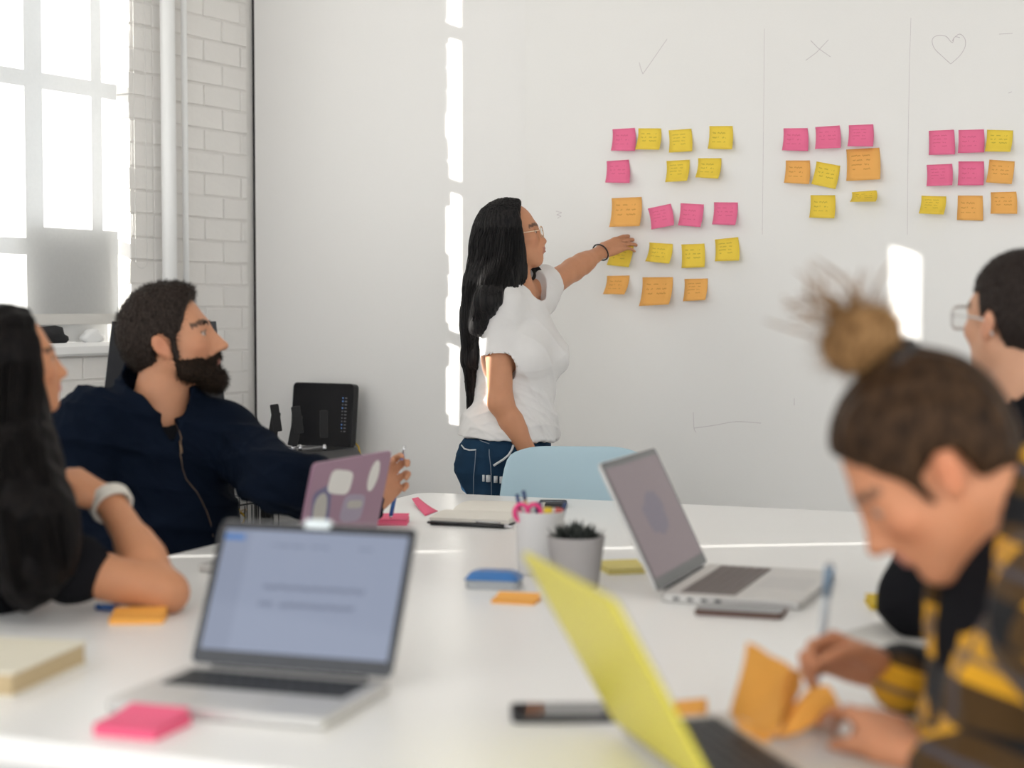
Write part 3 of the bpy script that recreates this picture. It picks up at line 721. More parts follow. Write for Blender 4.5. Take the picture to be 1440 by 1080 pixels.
def pen(name, A, B, r, secs, label, cat='pen', group=None, n=12, clip=None):
    """secs: (name, u0, u1, r0, r1, material)"""
    A = np.array(A, float); B = np.array(B, float); e = empty(name, A, 0, label, cat, group); D = B - A
    for (nm, u0, u1, r0, r1, m) in secs:
        MB().tube([D * u0, D * u1], [r * r0, r * r1], n).build(nm, m, e)
    if clip:
        s_ = np.cross(D / np.linalg.norm(D), (0, 0.0, 1.0)); nrm = np.linalg.norm(s_); s_ = s_ / nrm if nrm > 1e-3 else np.array((1.0, 0, 0))
        up = np.cross(s_, D / np.linalg.norm(D))
        MB().tube([D * clip[0] + up * r * 1.35, D * clip[1] + up * r * 1.5], r * 0.3, 6).build('clip', clip[2], e)
    return e
M_blk = mat('glossy_black_plastic', (0.012, 0.012, 0.014), 0.25); M_sil = mat('chrome_metal', (0.6, 0.6, 0.62), 0.25, 0.9)
M_blu = mat('blue_plastic', (0.03, 0.13, 0.42), 0.35); M_wht = mat('white_plastic', (0.78, 0.80, 0.82), 0.35)
z_ = TZ + 0.0055
pen('ballpoint_pen', on(606, 735, z_), on(722, 741, z_), 0.0055, [('barrel', 0, 0.9, 1, 1, M_blk), ('tip', 0.9, 1.0, 1, 0.3, M_sil)], 'black ballpoint pen with silver clip in front of the open notebook', clip=(0.55, 0.85, M_sil))
pen('ballpoint_pen', on(135, 853, z_), on(248, 857, z_), 0.005, [('cap', 0, 0.3, 1, 1.1, M_blu), ('barrel', 0.3, 0.93, 0.9, 0.9, M_wht), ('tip', 0.93, 1, 0.9, 0.3, M_blu)], 'white pen with blue cap lying by the bent elbow')

# blue and grey eraser
p = on(695, 826, TZ); er = empty('whiteboard_eraser', (p[0], p[1], TZ), a0 + 0.15, 'rounded blue whiteboard eraser with a grey felt base', 'eraser')
MB().slab((0, 0, 0.008), (0.098, 0.055, 0.016), 0.012, 0.002).build('felt_base', mat('grey_felt', (0.42, 0.44, 0.46), 0.9, bump=0.4, bscale=300), er)
mb = MB(); nx, ny = 14, 8; V = []; Fc = []
for j in range(ny + 1):
    for i in range(nx + 1):
        u = 2 * i / nx - 1; v = 2 * j / ny - 1
        z = 0.0165 + 0.017 * (1 - abs(u) ** 4) ** 0.5 * (1 - abs(v) ** 4) ** 0.5 - 0.004 * math.exp(-(u * u * 6 + v * v * 6)); V.append((u * 0.05, v * 0.029, z))
for j in range(ny):
    for i in range(nx): q_ = j * (nx + 1) + i; Fc.append((q_, q_ + 1, q_ + nx + 2, q_ + nx + 1))
mesh_obj('blue_grip', V, Fc, mat('blue_eraser_plastic', (0.025, 0.16, 0.45), 0.3, coat=0.4), er, True)

# pen cup
cp = on(758, 812, TZ); cupY = 3.12; cpx = at(759, 800, cupY)
cup = empty('pen_cup', (cpx[0], cupY, TZ), 0.3, 'white ceramic cup full of pens and scissors', 'cup')
MB().lathe([(0.0, 0.001), (0.040, 0.001), (0.043, 0.004), (0.0475, 0.118), (0.0485, 0.121), (0.0465, 0.121), (0.0445, 0.117), (0.041, 0.010), (0.0, 0.008)], n=40, cap=False).build('cup_body', mat('white_ceramic', (0.80, 0.79, 0.78), 0.25, var=0.02), cup)
CX, CY = cpx[0], cupY
def inc(dx_, dy_, zb=0.013): return np.array((CX + dx_, CY + dy_, TZ + zb))
def top(px, py, Y): return at(px, py, Y)
M_wood = mat('pencil_wood', (0.62, 0.42, 0.22), 0.6); M_red = mat('red_plastic', (0.62, 0.06, 0.05), 0.35); M_yel = mat('yellow_plastic', (0.82, 0.58, 0.02), 0.35); M_pk = mat('pink_plastic', (0.85, 0.05, 0.24), 0.35); M_org = mat('orange_plastic', (0.80, 0.22, 0.05), 0.35); M_nav = mat('navy_plastic', (0.02, 0.05, 0.16), 0.35)
CG = 'pens in the white cup'
pen('wooden_pencil', inc(-0.004, 0.0), top(736, 690, CY - 0.01), 0.0038, [('shaft', 0, 0.88, 1, 1, M_wood), ('eraser_tip', 0.88, 1, 1.1, 1.1, M_nav)], 'tan wooden pencil with dark end standing tallest in the cup', 'pencil', CG, 6)
pen('felt_pen', inc(-0.018, 0.004), top(727, 695, CY - 0.005), 0.0036, [('barrel', 0, 0.8, 1, 1, M_pk), ('cap', 0.8, 1, 1.1, 1.0, M_nav)], 'slim pink pen with dark cap leaning on the cup rim', 'pen', CG)
pen('marker_pen', inc(0.004, 0.012), top(757, 706, CY + 0.012), 0.0075, [('barrel', 0, 0.7, 1, 1, M_wht), ('cap', 0.7, 1, 1.08, 0.95, M_nav)], 'thick marker with navy cap in the middle of the cup', 'pen', CG)
pen('marker_pen', inc(0.010, -0.014), top(771, 714, CY - 0.02), 0.0085, [('barrel', 0, 0.72, 1, 1, M_wht), ('cap', 0.72, 1, 1.1, 1.0, M_yel)], 'thick marker with yellow cap in the cup', 'pen', CG)
pen('marker_pen', inc(0.020, 0.0), top(787, 715, CY), 0.008, [('barrel', 0, 0.72, 1, 1, M_wht), ('cap', 0.72, 1, 1.1, 1.0, M_red)], 'thick marker with red cap in the cup', 'pen', CG)
pen('felt_pen', inc(0.026, 0.012), top(795, 706, CY + 0.01), 0.0036, [('barrel', 0, 0.75, 1, 1, M_wht), ('cap', 0.75, 1, 1.15, 1.0, M_nav)], 'slim white pen with navy cap leaning out of the cup', 'pen', CG)
# scissors, handles up
sA = inc(-0.013, -0.012, 0.014); sB = top(742, 724, CY - 0.022)
sci = empty('scissors', sA, 0, 'pair of scissors with pink handles standing in the cup', 'scissors')
D = sB - sA
for s_ in (-1, 1):
    hd = MB(); R = 0.017
    cc_ = D + np.array((s_ * 0.012, 0, 0.004)); hd.tube([cc_ + R * np.array((math.cos(a), 0.0, 1.25 * math.sin(a))) * 0.75 for a in np.linspace(0, 2 * PI, 20, endpoint=False)], 0.0045, 8, closed=True); hd.build('handle', M_pk, sci)
    MB().tube([(0, 0, 0), D * 0.8, D + np.array((s_ * 0.012, 0, -0.012))], [0.001, 0.004, 0.004], 6).build('blade', M_sil, sci)

# plant pot with succulent
potY = 2.95; pp = at(810, 800, potY)
pot = empty('potted_succulent', (pp[0], potY, TZ), 0, 'small grey concrete pot with a dark succulent', 'plant')
MB().lathe([(0.0, 0.001), (0.039, 0.001), (0.0405, 0.003), (0.0525, 0.093), (0.053, 0.096), (0.0495, 0.096), (0.048, 0.084), (0.0, 0.082)], n=40, cap=False).build('pot', mat('grey_concrete_pot', (0.40, 0.38, 0.375), 0.75, var=0.08, scale=30, bump=0.15), pot)
MB().lathe([(0.0, 0.088), (0.03, 0.087), (0.0485, 0.083)], n=24, cap=False).build('soil', mat('dark_soil', (0.03, 0.025, 0.02), 0.95, bump=0.8, bscale=120), pot)
M_suc = mat('dark_succulent_leaf', (0.028, 0.034, 0.030), 0.5, var=0.5, scale=40)
b = bmesh.new()
def leaf_mesh():
    V = []; Fc = []; n = 6; Lh = 0.036
    for i in range(n + 1):
        u = i / n; wdt = 0.008 * math.sin(PI * min(1, 0.22 + 0.78 * u)) * (1 - u ** 4) + 0.0006
        y = Lh * u; z = 0.012 * u * u
        V += [(-wdt, y, z), (0, y, z - 0.0035 * (1 - u)), (wdt, y, z), (0, y, z + 0.003 * (1 - u) + 0.0006)]
    for i in range(n):
        for k in range(4): Fc.append((4 * i + k, 4 * i + (k + 1) % 4, 4 * i + 4 + (k + 1) % 4, 4 * i + 4 + k))
    Fc.append((4 * n, 4 * n + 1, 4 * n + 2, 4 * n + 3))
    me = bpy.data.meshes.new('leaf'); me.from_pydata(V, [], Fc); me.materials.append(M_suc); me.polygons.foreach_set('use_smooth', [True] * len(Fc)); return me
lm = leaf_mesh(); k = 0
for (cx, cy, n_, s_) in ((0, 0, 16, 1.25), (-0.026, 0.006, 12, 0.95), (0.026, -0.004, 12, 0.95), (0.004, -0.027, 11, 0.9), (0.0, 0.028, 11, 0.9)):
    for i in range(n_):
        o = bpy.data.objects.new('leaf', lm); link(o, pot)
        lay = i / n_; o.location = (cx, cy, 0.087 + 0.006 * lay); o.scale = (s_ * (1 - 0.35 * lay),) * 3
        o.rotation_euler = (0.25 + 0.95 * lay, 0, i * 2.4 + k); k += 0.3

# phones
def phone(px, py, d, label, case, L=0.146, Wd=0.071):
    p = on(px, py, TZ); e = empty('smartphone', (p[0], p[1], TZ), rz_of(d), label, 'phone', 'phones on the table')
    MB().slab((0, 0, 0.0045), (L, Wd, 0.009), 0.009, 0.0015).build('case', case, e)
    MB().slab((0, 0, 0.0092), (L - 0.006, Wd - 0.006, 0.0008), 0.007, 0.0002).build('glass', mat('phone_glass', (0.02, 0.02, 0.024), 0.08, coat=0.5), e)
    MB().lathe([(0.005, 0), (0.005, 0.0004)], (L * 0.45, 0, 0.0096), 12).build('button', M_sil, e)
    return e
phone(1042, 863, (0.14, -0.043), 'dark smartphone lying against the side of the mauve-screened laptop', mat('brown_phone_case', (0.10, 0.045, 0.03), 0.5))
q0 = on(716, 1018, TZ); dph = np.array((1.0, 0.03)); cph = q0[:2] + dph * 0.075 + np.array((0, 0.036))
e = phone(716, 1018, dph, 'dark grey smartphone half hidden behind the yellow lid', mat('black_phone_case', (0.02, 0.02, 0.022), 0.45)); e.location = (cph[0], cph[1], TZ)
p = on(777, 712, TZ); e = empty('card_wallet', (p[0], p[1], TZ), a0 + 0.3, 'small black wallet lying next to the open notebook', 'wallet')
MB().slab((0, 0, 0.006), (0.07, 0.09, 0.012), 0.006, 0.002).build('wallet_body', M_cov, e); MB().box((0, 0.0, 0.0125), (0.05, 0.004, 0.0008)).build('stitching', M_sil, e)

# crumpled orange note in front of the writing hands
oc = empty('crumpled_note', on(1092, 1038, TZ + 0.0165), 0, 'crumpled bright orange note standing folded beside the writing hands', 'loose note')
def flap(P, m, bend=0.01):
    P = [np.array(p, float) for p in P]; V = []; n = 7
    nn = np.cross(P[1] - P[0], P[3] - P[0]); nn /= np.linalg.norm(nn)
    for s_ in (0, 1):
        for j in range(n):
            for i in range(n):
                u, v = i / (n - 1), j / (n - 1)
                p_ = (P[0] * (1 - u) + P[1] * u) * (1 - v) + (P[3] * (1 - u) + P[2] * u) * v
                V.append(p_ + nn * (bend * math.sin(PI * u) * math.sin(PI * v * 0.9 + 0.3) + 0.003 * math.sin(9 * u + 5 * v)) + nn * 0.0008 * s_ - np.array(oc.location))
    Fc = []
    for j in range(n - 1):
        for i in range(n - 1): q_ = j * n + i; Fc.append((q_, q_ + 1, q_ + n + 1, q_ + n)); Fc.append((n * n + q_, n * n + q_ + n, n * n + q_ + n + 1, n * n + q_ + 1))
    mesh_obj('fold', V, Fc, m, oc, True)
flap([at(1050, 903, 1.903), at(1112, 938, 1.864), at(1092, 1036, 1.845), at(1028, 1004, 1.918)], P_or)
flap([at(1112, 938, 1.864), at(1128, 945, 1.932), at(1115, 1000, 1.932), at(1092, 1036, 1.845)], P_or, 0.004)
flap([at(1113, 990, 1.903), at(1162, 960, 1.932), at(1187, 1000, 1.913), at(1094, 1040, 1.845)], P_or, -0.012)
flap([at(1028, 1004, 1.918), at(1092, 1036, 1.845), at(1076, 1046, 1.835), at(1040, 1025, 1.893)], P_or, 0.003)
# writing pad by the right-hand sleeve
q = [on(1236, 925, TZ), on(1312, 922, TZ), on(1318, 876, TZ), on(1262, 876, TZ)]
cc = sum(q) / 4
e = empty('writing_pad', (cc[0], cc[1], TZ), a0 + 1.2, 'plain pale grey writing pad under the black sleeve', 'note pad')
MB().box((0, 0, 0.006), (0.20, 0.15, 0.011)).build('paper_block', mat('pale_grey_paper', (0.62, 0.60, 0.565), 0.75), e); MB().box((0, 0, 0.001), (0.205, 0.155, 0.002)).build('backing_card', M_cov, e); e['_keep'] = 1; del e['_keep']

# ================================================================== SHELL CHAIRS
M_shell = mat('pale_blue_plastic_shell', (0.44, 0.60, 0.68), 0.45, var=0.015)
M_dowel = mat('beech_dowel', (0.58, 0.40, 0.23), 0.5, var=0.12, scale=25)
def shell_chair(loc, rz, label):
    """local: sitter faces -y"""
    e = empty('shell_chair', (loc[0], loc[1], 0), rz, label, 'chair', 'pale blue shell chairs')
    prof = [(-0.235, 0.425), (-0.225, 0.44), (-0.17, 0.447), (-0.06, 0.437), (0.05, 0.432), (0.12, 0.442), (0.165, 0.475), (0.19, 0.54), (0.205, 0.62), (0.222, 0.72), (0.238, 0.81), (0.245, 0.858), (0.252, 0.866)]
    n = len(prof); nu = 18; V = []; Fc = []
    for side in (0, 1):
        for j, (y, z) in enumerate(prof):
            v = j / (n - 1)
            hw = 0.205 + 0.03 * math.sin(PI * min(1, v * 1.25)) - 0.035 * max(0, (v - 0.75) / 0.25) ** 2 * 1.3
            t0_ = np.array(prof[min(j + 1, n - 1)]) - np.array(prof[max(j - 1, 0)]); t0_ /= np.linalg.norm(t0_); nr = np.array((-t0_[1], t0_[0]))  # towards the sitter
            for i in range(nu + 1):
                u = 2 * i / nu - 1
                curl = (0.035 + 0.04 * math.sin(PI * min(1.0, max(0.0, v * 1.1)))) * abs(u) ** 3
                droop = -0.035 * max(0, (v - 0.82) / 0.18) * abs(u) ** 4
                off = curl - (0.006 if side else 0.0)
                V.append((u * hw, y + nr[0] * off, z + nr[1] * off + droop))
    m_ = n * (nu + 1)
    for j in range(n - 1):
        for i in range(nu):
            q_ = j * (nu + 1) + i; Fc.append((q_, q_ + 1, q_ + nu + 2, q_ + nu + 1)); Fc.append((m_ + q_, m_ + q_ + nu + 1, m_ + q_ + nu + 2, m_ + q_ + 1))
    rim = list(range(nu + 1)) + [j * (nu + 1) + nu for j in range(1, n)] + [(n - 1) * (nu + 1) + i for i in range(nu - 1, -1, -1)] + [j * (nu + 1) for j in range(n - 2, 0, -1)]
    for a_, b_ in zip(rim, rim[1:] + rim[:1]): Fc.append((a_, m_ + a_, m_ + b_, b_))
    o = mesh_obj('seat_shell', V, Fc, M_shell, e, True)
    md = o.modifiers.new('smooth', 'SUBSURF'); md.levels = 1; md.render_levels = 1
    for sx in (-1, 1):
        for sy in (-1, 1): MB().tube([(sx * 0.22, 0.0 + sy * 0.22 + 0.0, 0.0), (sx * 0.11, sy * 0.10, 0.415)], [0.010, 0.015], 12).build('leg', M_dowel, e)
    mb = MB()
    for sx in (-1, 1): mb.tube([(sx * 0.155, -0.155, 0.24), (-sx * 0.155, 0.155, 0.24)], 0.004, 8)
    mb.box((0, 0, 0.417), (0.26, 0.22, 0.012)); mb.build('brace', M_black, e)
    return e
ch = at(806, 660, 4.30)
shell_chair((ch[0], 4.28), a0 + 0.30 , 'empty pale blue shell chair between table and standing woman')

# ================================================================== DESK BY THE BRICK WALL
M_dk = mat('black_stained_desk', (0.014, 0.0135, 0.0135), 0.5, var=0.2, scale=30, spec=0.25)
dkx = W0 + WD * (-1.0147)
DX = -WN      # depth axis: toward the back wall
def desk_pt(a, b): return dkx + WN * b + (-WD) * a          # a: from front edge to the brick wall, b: from the back wall toward viewer
ddir = WN; rzd = math.atan2(WN[1], WN[0])
c0 = desk_pt(0.205, 0.52)
dk = empty('side_desk', (c0[0], c0[1], 0), rzd, 'narrow black desk along the brick wall holding a charging dock', 'desk')
# local x along WN (to viewer), local y = rot90 -> check which side is brick
MB().box((0, 0, 0.731), (0.98, 0.40, 0.038), 0.003).build('desktop', M_dk, dk)
MB().box((0, 0, 0.30), (0.94, 0.36, 0.02)).build('lower_shelf', M_dk, dk)
for sx in (-1, 1):
    for sy in (-1, 1): MB().box((0, 0, 0.356), (0.035, 0.035, 0.712), 0.003).build('leg', M_dk, dk, (sx * 0.46, sy * 0.175, 0))
# black router propped against the wall
rc = onwall(456, 600, 0.075); rz_w = math.atan2(WD[1], WD[0])
DZ = 0.75
rt = empty('network_box', (rc[0], rc[1], DZ), rz_w, 'upright glossy black network box with a column of lights on the side desk', 'router')
Wb, Hb = 0.262, 0.222
bx = MB(); Mr = Matrix.Rotation(math.radians(90 - 6), 4, 'X'); bx.slab((0, 0, 0), (Wb, Hb, 0.035), 0.016, 0.003, Matrix.Translation((0, 0.0, Hb / 2 + 0.012)) @ Mr); bx.build('housing', mat('glossy_black_housing', (0.010, 0.010, 0.012), 0.12, spec=0.3), rt)
bx = MB(); bx.box((0, 0, 0.005), (0.10, 0.06, 0.010), 0.003); bx.box((Wb * 0.32, -0.0, 0.009), (0.03, 0.03, 0.018), 0.003); bx.build('foot', M_blk, rt)
M_led = mat('blue_status_light', (0.1, 0.2, 0.5), 0.3, emit=(0.25, 0.5, 1.0, 0.5)); M_ledoff = mat('grey_status_mark', (0.18, 0.18, 0.2), 0.4)
for i in range(11):
    zz = Hb * (0.78 - 0.052 * i) + 0.012
    MB().lathe([(0.002, 0), (0.002, 0.001)], (0, 0, 0), 10).build('status_light', M_led if i in (0, 1, 3, 8, 9) else M_ledoff, rt, (Wb * 0.345, -0.0185 + 0.105 * (zz - Hb / 2 - 0.012) , zz), (PI / 2 - math.radians(6), 0, 0))
    MB().box((0, 0, 0), (0.009, 0.0004, 0.003)).build('status_mark', M_ledoff, rt, (Wb * 0.345 + 0.013, -0.0185 + 0.105 * (zz - Hb / 2 - 0.012), zz))
# charging dock with flip arms
dc = on(420, 645, DZ + 0.01)
dkd = empty('charging_dock', (dc[0], dc[1], DZ), rzd - PI, 'low black charging dock with upright flip arms on the side desk', 'dock')
M_dock = mat('satin_black_dock', (0.010, 0.010, 0.011), 0.35, var=0.1, spec=0.3)
V = [(-0.22, -0.13, 0), (0.22, -0.13, 0), (0.22, 0.11, 0), (-0.22, 0.11, 0), (-0.22, -0.13, 0.012), (0.17, -0.13, 0.012), (0.21, -0.08, 0.034), (0.21, 0.11, 0.034), (-0.22, 0.11, 0.034), (-0.22, -0.08, 0.034)]
mesh_obj('dock_body', V, [(3, 2, 1, 0), (4, 5, 6, 9), (9, 6, 7, 8), (0, 1, 5, 4), (1, 2, 7, 6, 5), (2, 3, 8, 7), (3, 0, 4, 9, 8)], M_dock, dkd)
MB().box((0.03, 0.05, 0.036), (0.30, 0.05, 0.004)).build('slot_rail', M_sil, dkd)
for (px, py0, py1, tl, wd_) in ((381, 628, 581, 0.18, 0.03), (391, 607, 570, -0.15, 0.028), (411, 627, 585, 0.22, 0.032), (421, 610, 575, -0.15, 0.03), (455.5, 616, 580, 0.0, 0.026)):
    b0 = at(px, py0, dc[1] + 0.02); Lq = max(0.09, (py1 - py0) * -dc[1] / 2300 * 1.05)
    arm = MB().slab((0, Lq / 2, 0), (wd_, Lq, 0.006), 0.004, 0.001).build('flip_arm', M_dock, None)
    arm.parent = dkd
    loc = dkd.matrix_basis.inverted() @ Vector((b0[0], b0[1], max(b0[2], DZ + 0.03)))
    arm.location = loc; arm.rotation_euler = (PI / 2, tl * 0.9, -(rzd - PI) + 0.15)
    MB().lathe([(0.006, 0), (0.007, 0.008), (0.004, 0.02)], (0, 0, 0), 12).build('arm_pivot', M_sil, dkd, (loc[0] + 0.01, loc[1] + 0.005, 0.034))
# yellow cable behind the router
cb = [onwall(495, 618, 0.03), onwall(504, 628, 0.025), onwall(508, 645, 0.02), onwall(500, 670, 0.02), onwall(505, 740, 0.02), onwall(500, 850, 0.02)]
o = MB().tube(cb, 0.003, 8).build('network_cable', mat('yellow_cable', (0.75, 0.48, 0.03), 0.45)); tag(o, 'yellow network cable hanging behind the side desk', 'cable')
# wire basket of cables on the lower shelf
bc = desk_pt(0.205, 0.62); bs = empty('wire_basket', (bc[0], bc[1], 0.31), rzd, 'black wire basket full of loose cables under the side desk', 'basket')
mb = MB(); bw_, bd_, bh_ = 0.42, 0.30, 0.30
for k in range(4):
    z = 0.004 + bh_ * k / 3; mb.tube([(bw_ / 2, bd_ / 2, z), (-bw_ / 2, bd_ / 2, z), (-bw_ / 2, -bd_ / 2, z), (bw_ / 2, -bd_ / 2, z)], 0.003, 6, closed=True)
for i in range(13):
    x = -bw_ / 2 + bw_ * i / 12; mb.tube([(x, -bd_ / 2, bh_), (x, -bd_ / 2, 0.004), (x, bd_ / 2, 0.004), (x, bd_ / 2, bh_)], 0.002, 6)
for i in range(1, 9):
    y = -bd_ / 2 + bd_ * i / 9; mb.tube([(-bw_ / 2, y, bh_), (-bw_ / 2, y, 0.004), (bw_ / 2, y, 0.004), (bw_ / 2, y, bh_)], 0.002, 6)
mb.build('wire_frame', M_black, bs)
for i, m_ in enumerate((M_black, mat('grey_cable', (0.35, 0.35, 0.34), 0.5), M_wht, MATS['yellow_cable'], mat('tan_cable', (0.5, 0.38, 0.25), 0.5))):
    rn = random.Random(i); pts = []
    for k in range(60):
        a = k * 0.42 + i; R = 0.10 + 0.03 * math.sin(k * 0.7 + i * 2); pts.append((1.3 * R * math.cos(a), R * math.sin(a), 0.05 + 0.22 * ((k * 0.017 + i * 0.13) % 1) + 0.02 * math.sin(k * 1.3)))
    c = MB().tube(pts, 0.0035, 6).build('coiled_cable', m_, bs)
# ================================================================== SCULPTING TOOLKIT (signed distance fields -> one surface)
def nrm(v): v = np.asarray(v, float); return v / (np.linalg.norm(v) + 1e-12)
V3 = lambda *a: np.array(a, float)
def cone(a, b, ra, rb):
    a = np.asarray(a, float); b = np.asarray(b, float); ab = b - a; L2 = max(ab.dot(ab), 1e-9); R = max(ra, rb)
    def f(X, Y, Z):
        x, y, z = X - a[0], Y - a[1], Z - a[2]
        t = np.clip((x * ab[0] + y * ab[1] + z * ab[2]) / L2, 0, 1)
        return np.sqrt((x - t * ab[0]) ** 2 + (y - t * ab[1]) ** 2 + (z - t * ab[2]) ** 2) - (ra + (rb - ra) * t)
    return f, np.minimum(a, b) - R, np.maximum(a, b) + R
def ell(c, axes, r):
    c = np.asarray(c, float); A = np.asarray(axes, float); r = np.asarray(r, float); R = np.sqrt(((A * r[:, None]) ** 2).sum(0))
    def f(X, Y, Z):
        x, y, z = X - c[0], Y - c[1], Z - c[2]; k0 = 0; k1 = 0
        for i in range(3):
            q = x * A[i, 0] + y * A[i, 1] + z * A[i, 2]; k0 = k0 + (q / r[i]) ** 2; k1 = k1 + (q / r[i] ** 2) ** 2
        k0 = np.sqrt(k0); return k0 * (k0 - 1) / (np.sqrt(k1) + 1e-6)
    return f, c - R, c + R
def sph(c, r): return cone(c, np.asarray(c, float) + V3(0, 0, 1e-4), r, r)
BIGB = (V3(-9, -9, -9), V3(9, 9, 9))
def half(p, n):
    p = np.asarray(p, float); n = nrm(n)            # negative on the side opposite to n
    return (lambda X, Y, Z: (X - p[0]) * n[0] + (Y - p[1]) * n[1] + (Z - p[2]) * n[2]), *BIGB
class Vox:
    def __init__(s, lo, hi, h):
        s.lo = np.asarray(lo, float); s.h = h; s.n = np.ceil((np.asarray(hi, float) - s.lo) / h).astype(int) + 1
        s.D = np.full(s.n, 1.0, np.float32)
    def reg(s, lo, hi, m):
        i0 = np.clip(np.floor((lo - m - s.lo) / s.h).astype(int), 0, s.n); i1 = np.clip(np.ceil((hi + m - s.lo) / s.h).astype(int) + 1, 0, s.n)
        if np.any(i1 <= i0): return None
        g = [(s.lo[i] + s.h * np.arange(i0[i], i1[i])).astype(np.float32) for i in range(3)]
        return tuple(slice(i0[i], i1[i]) for i in range(3)), g[0][:, None, None], g[1][None, :, None], g[2][None, None, :]
    def add(s, prim, k=0.02, off=0.0):
        f, lo, hi = prim; r = s.reg(lo, hi, k + 4 * s.h + abs(off))
        if r is None: return s
        sl_, X, Y, Z = r; b = (f(X, Y, Z) - off).astype(np.float32); a = s.D[sl_]
        if k <= 0: s.D[sl_] = np.minimum(a, b)
        else:
            h = np.clip(0.5 + 0.5 * (b - a) / k, 0, 1); s.D[sl_] = b * (1 - h) + a * h - k * h * (1 - h)
        return s
    def sub(s, prim, k=0.01):
        f, lo, hi = prim; r = s.reg(lo, hi, k + 4 * s.h)
        if r is None: return s
        sl_, X, Y, Z = r; b = -f(X, Y, Z).astype(np.float32); a = s.D[sl_]; k = max(k, 1e-4)
        h = np.clip(0.5 - 0.5 * (b - a) / k, 0, 1); s.D[sl_] = b * (1 - h) + a * h + k * h * (1 - h)
        return s
    def isect(s, prim, k=0.004):
        f = prim[0]; return s.sub(((lambda X, Y, Z: -f(X, Y, Z)), *BIGB), k)
    def warp(s, fn):
        X, Y, Z = [(s.lo[i] + s.h * np.arange(s.n[i])).astype(np.float32) for i in range(3)]
        s.D += fn(X[:, None, None], Y[None, :, None], Z[None, None, :]).astype(np.float32); return s
    def mesh(s, smooth=2):
        D = s.D; I = D < 0
        c = [I[i:I.shape[0] - 1 + i, j:I.shape[1] - 1 + j, k:I.shape[2] - 1 + k] for i in (0, 1) for j in (0, 1) for k in (0, 1)]
        anyv = c[0].copy(); allv = c[0].copy()
        for q in c[1:]: anyv |= q; allv &= q
        act = anyv & ~allv; idx = np.argwhere(act); cid = np.full(act.shape, -1, np.int32); cid[act] = np.arange(len(idx))
        offs = np.array([(i, j, k) for i in (0, 1) for j in (0, 1) for k in (0, 1)])
        val = np.stack([D[idx[:, 0] + o[0], idx[:, 1] + o[1], idx[:, 2] + o[2]] for o in offs], 1)
        P = np.zeros((len(idx), 3)); cnt = np.zeros(len(idx))
        for a in range(8):
            for b in range(a + 1, 8):
                if np.abs(offs[a] - offs[b]).sum() != 1: continue
                va, vb = val[:, a], val[:, b]; m = (va < 0) != (vb < 0)
                t = np.where(m, va / np.where(m, va - vb, 1), 0)
                P += m[:, None] * (offs[a] + t[:, None] * (offs[b] - offs[a])); cnt += m
        Vt = s.lo + s.h * (idx + P / cnt[:, None])
        Fs = []
        for ax in range(3):
            o1, o2 = [(1, 2), (2, 0), (0, 1)][ax]
            sl0 = [slice(None)] * 3; sl1 = [slice(None)] * 3; sl0[ax] = slice(0, -1); sl1[ax] = slice(1, None)
            A, B = I[tuple(sl0)], I[tuple(sl1)]; e = np.argwhere(A != B)
            e = e[(e[:, o1] > 0) & (e[:, o2] > 0) & (e[:, o1] < I.shape[o1] - 1) & (e[:, o2] < I.shape[o2] - 1)]
            if not len(e): continue
            u = np.zeros(3, int); u[o1] = 1; w = np.zeros(3, int); w[o2] = 1
            q = [cid[tuple((e - d).T)] for d in (0 * u, u, u + w, w)]
            fl = A[tuple(e.T)]; Q = np.stack(q, 1); Q[~fl] = Q[~fl][:, ::-1]; Fs.append(Q)
        Fc = np.concatenate(Fs); Fc = Fc[(Fc >= 0).all(1)]
        for _ in range(smooth):
            acc = np.zeros_like(Vt); n = np.zeros(len(Vt))
            for i in range(4):
                a, b = Fc[:, i], Fc[:, (i + 1) % 4]
                for d in range(3):
                    acc[:, d] += np.bincount(a, Vt[b, d], len(Vt)) + np.bincount(b, Vt[a, d], len(Vt))
                n += np.bincount(a, minlength=len(Vt)) + np.bincount(b, minlength=len(Vt))
            Vt = Vt * 0.5 + 0.5 * acc / np.maximum(n, 1)[:, None]
        return Vt, Fc
def vnormals(Vt, Fc):
    fn = np.cross(Vt[Fc[:, 2]] - Vt[Fc[:, 0]], Vt[Fc[:, 3]] - Vt[Fc[:, 1]]); N = np.zeros_like(Vt)
    for i in range(4):
        for d in range(3): N[:, d] += np.bincount(Fc[:, i], fn[:, d], len(Vt))
    return N / (np.linalg.norm(N, axis=1)[:, None] + 1e-12)
def fast_mesh(name, Vt, Fc, m, parent=None, colors=None, disp=None, base=None):
    if disp is not None: Vt = Vt + vnormals(Vt, Fc) * disp(Vt)[:, None]
    if base is not None: Vl = Vt - np.asarray(base)
    else: Vl = Vt
    me = bpy.data.meshes.new(name); nf = len(Fc); k = Fc.shape[1]
    me.vertices.add(len(Vl)); me.vertices.foreach_set('co', Vl.astype(np.float32).ravel())
    me.loops.add(nf * k); me.loops.foreach_set('vertex_index', Fc.astype(np.int32).ravel())
    me.polygons.add(nf); me.polygons.foreach_set('loop_start', np.arange(0, nf * k, k, dtype=np.int32)); me.polygons.foreach_set('use_smooth', np.ones(nf, bool))
    me.update(calc_edges=True); me.materials.append(m)
    if colors is not None:
        at_ = me.color_attributes.new('Col', 'FLOAT_COLOR', 'POINT'); C = np.ones((len(Vl), 4), np.float32); C[:, :3] = colors; at_.data.foreach_set('color', C.ravel())
    o = bpy.data.objects.new(name, me); link(o, parent); return o
from mathutils.bvhtree import BVHTree
def bvh(Vt, Fc): return BVHTree.FromPolygons([tuple(v) for v in Vt], [tuple(int(i) for i in f) for f in Fc])
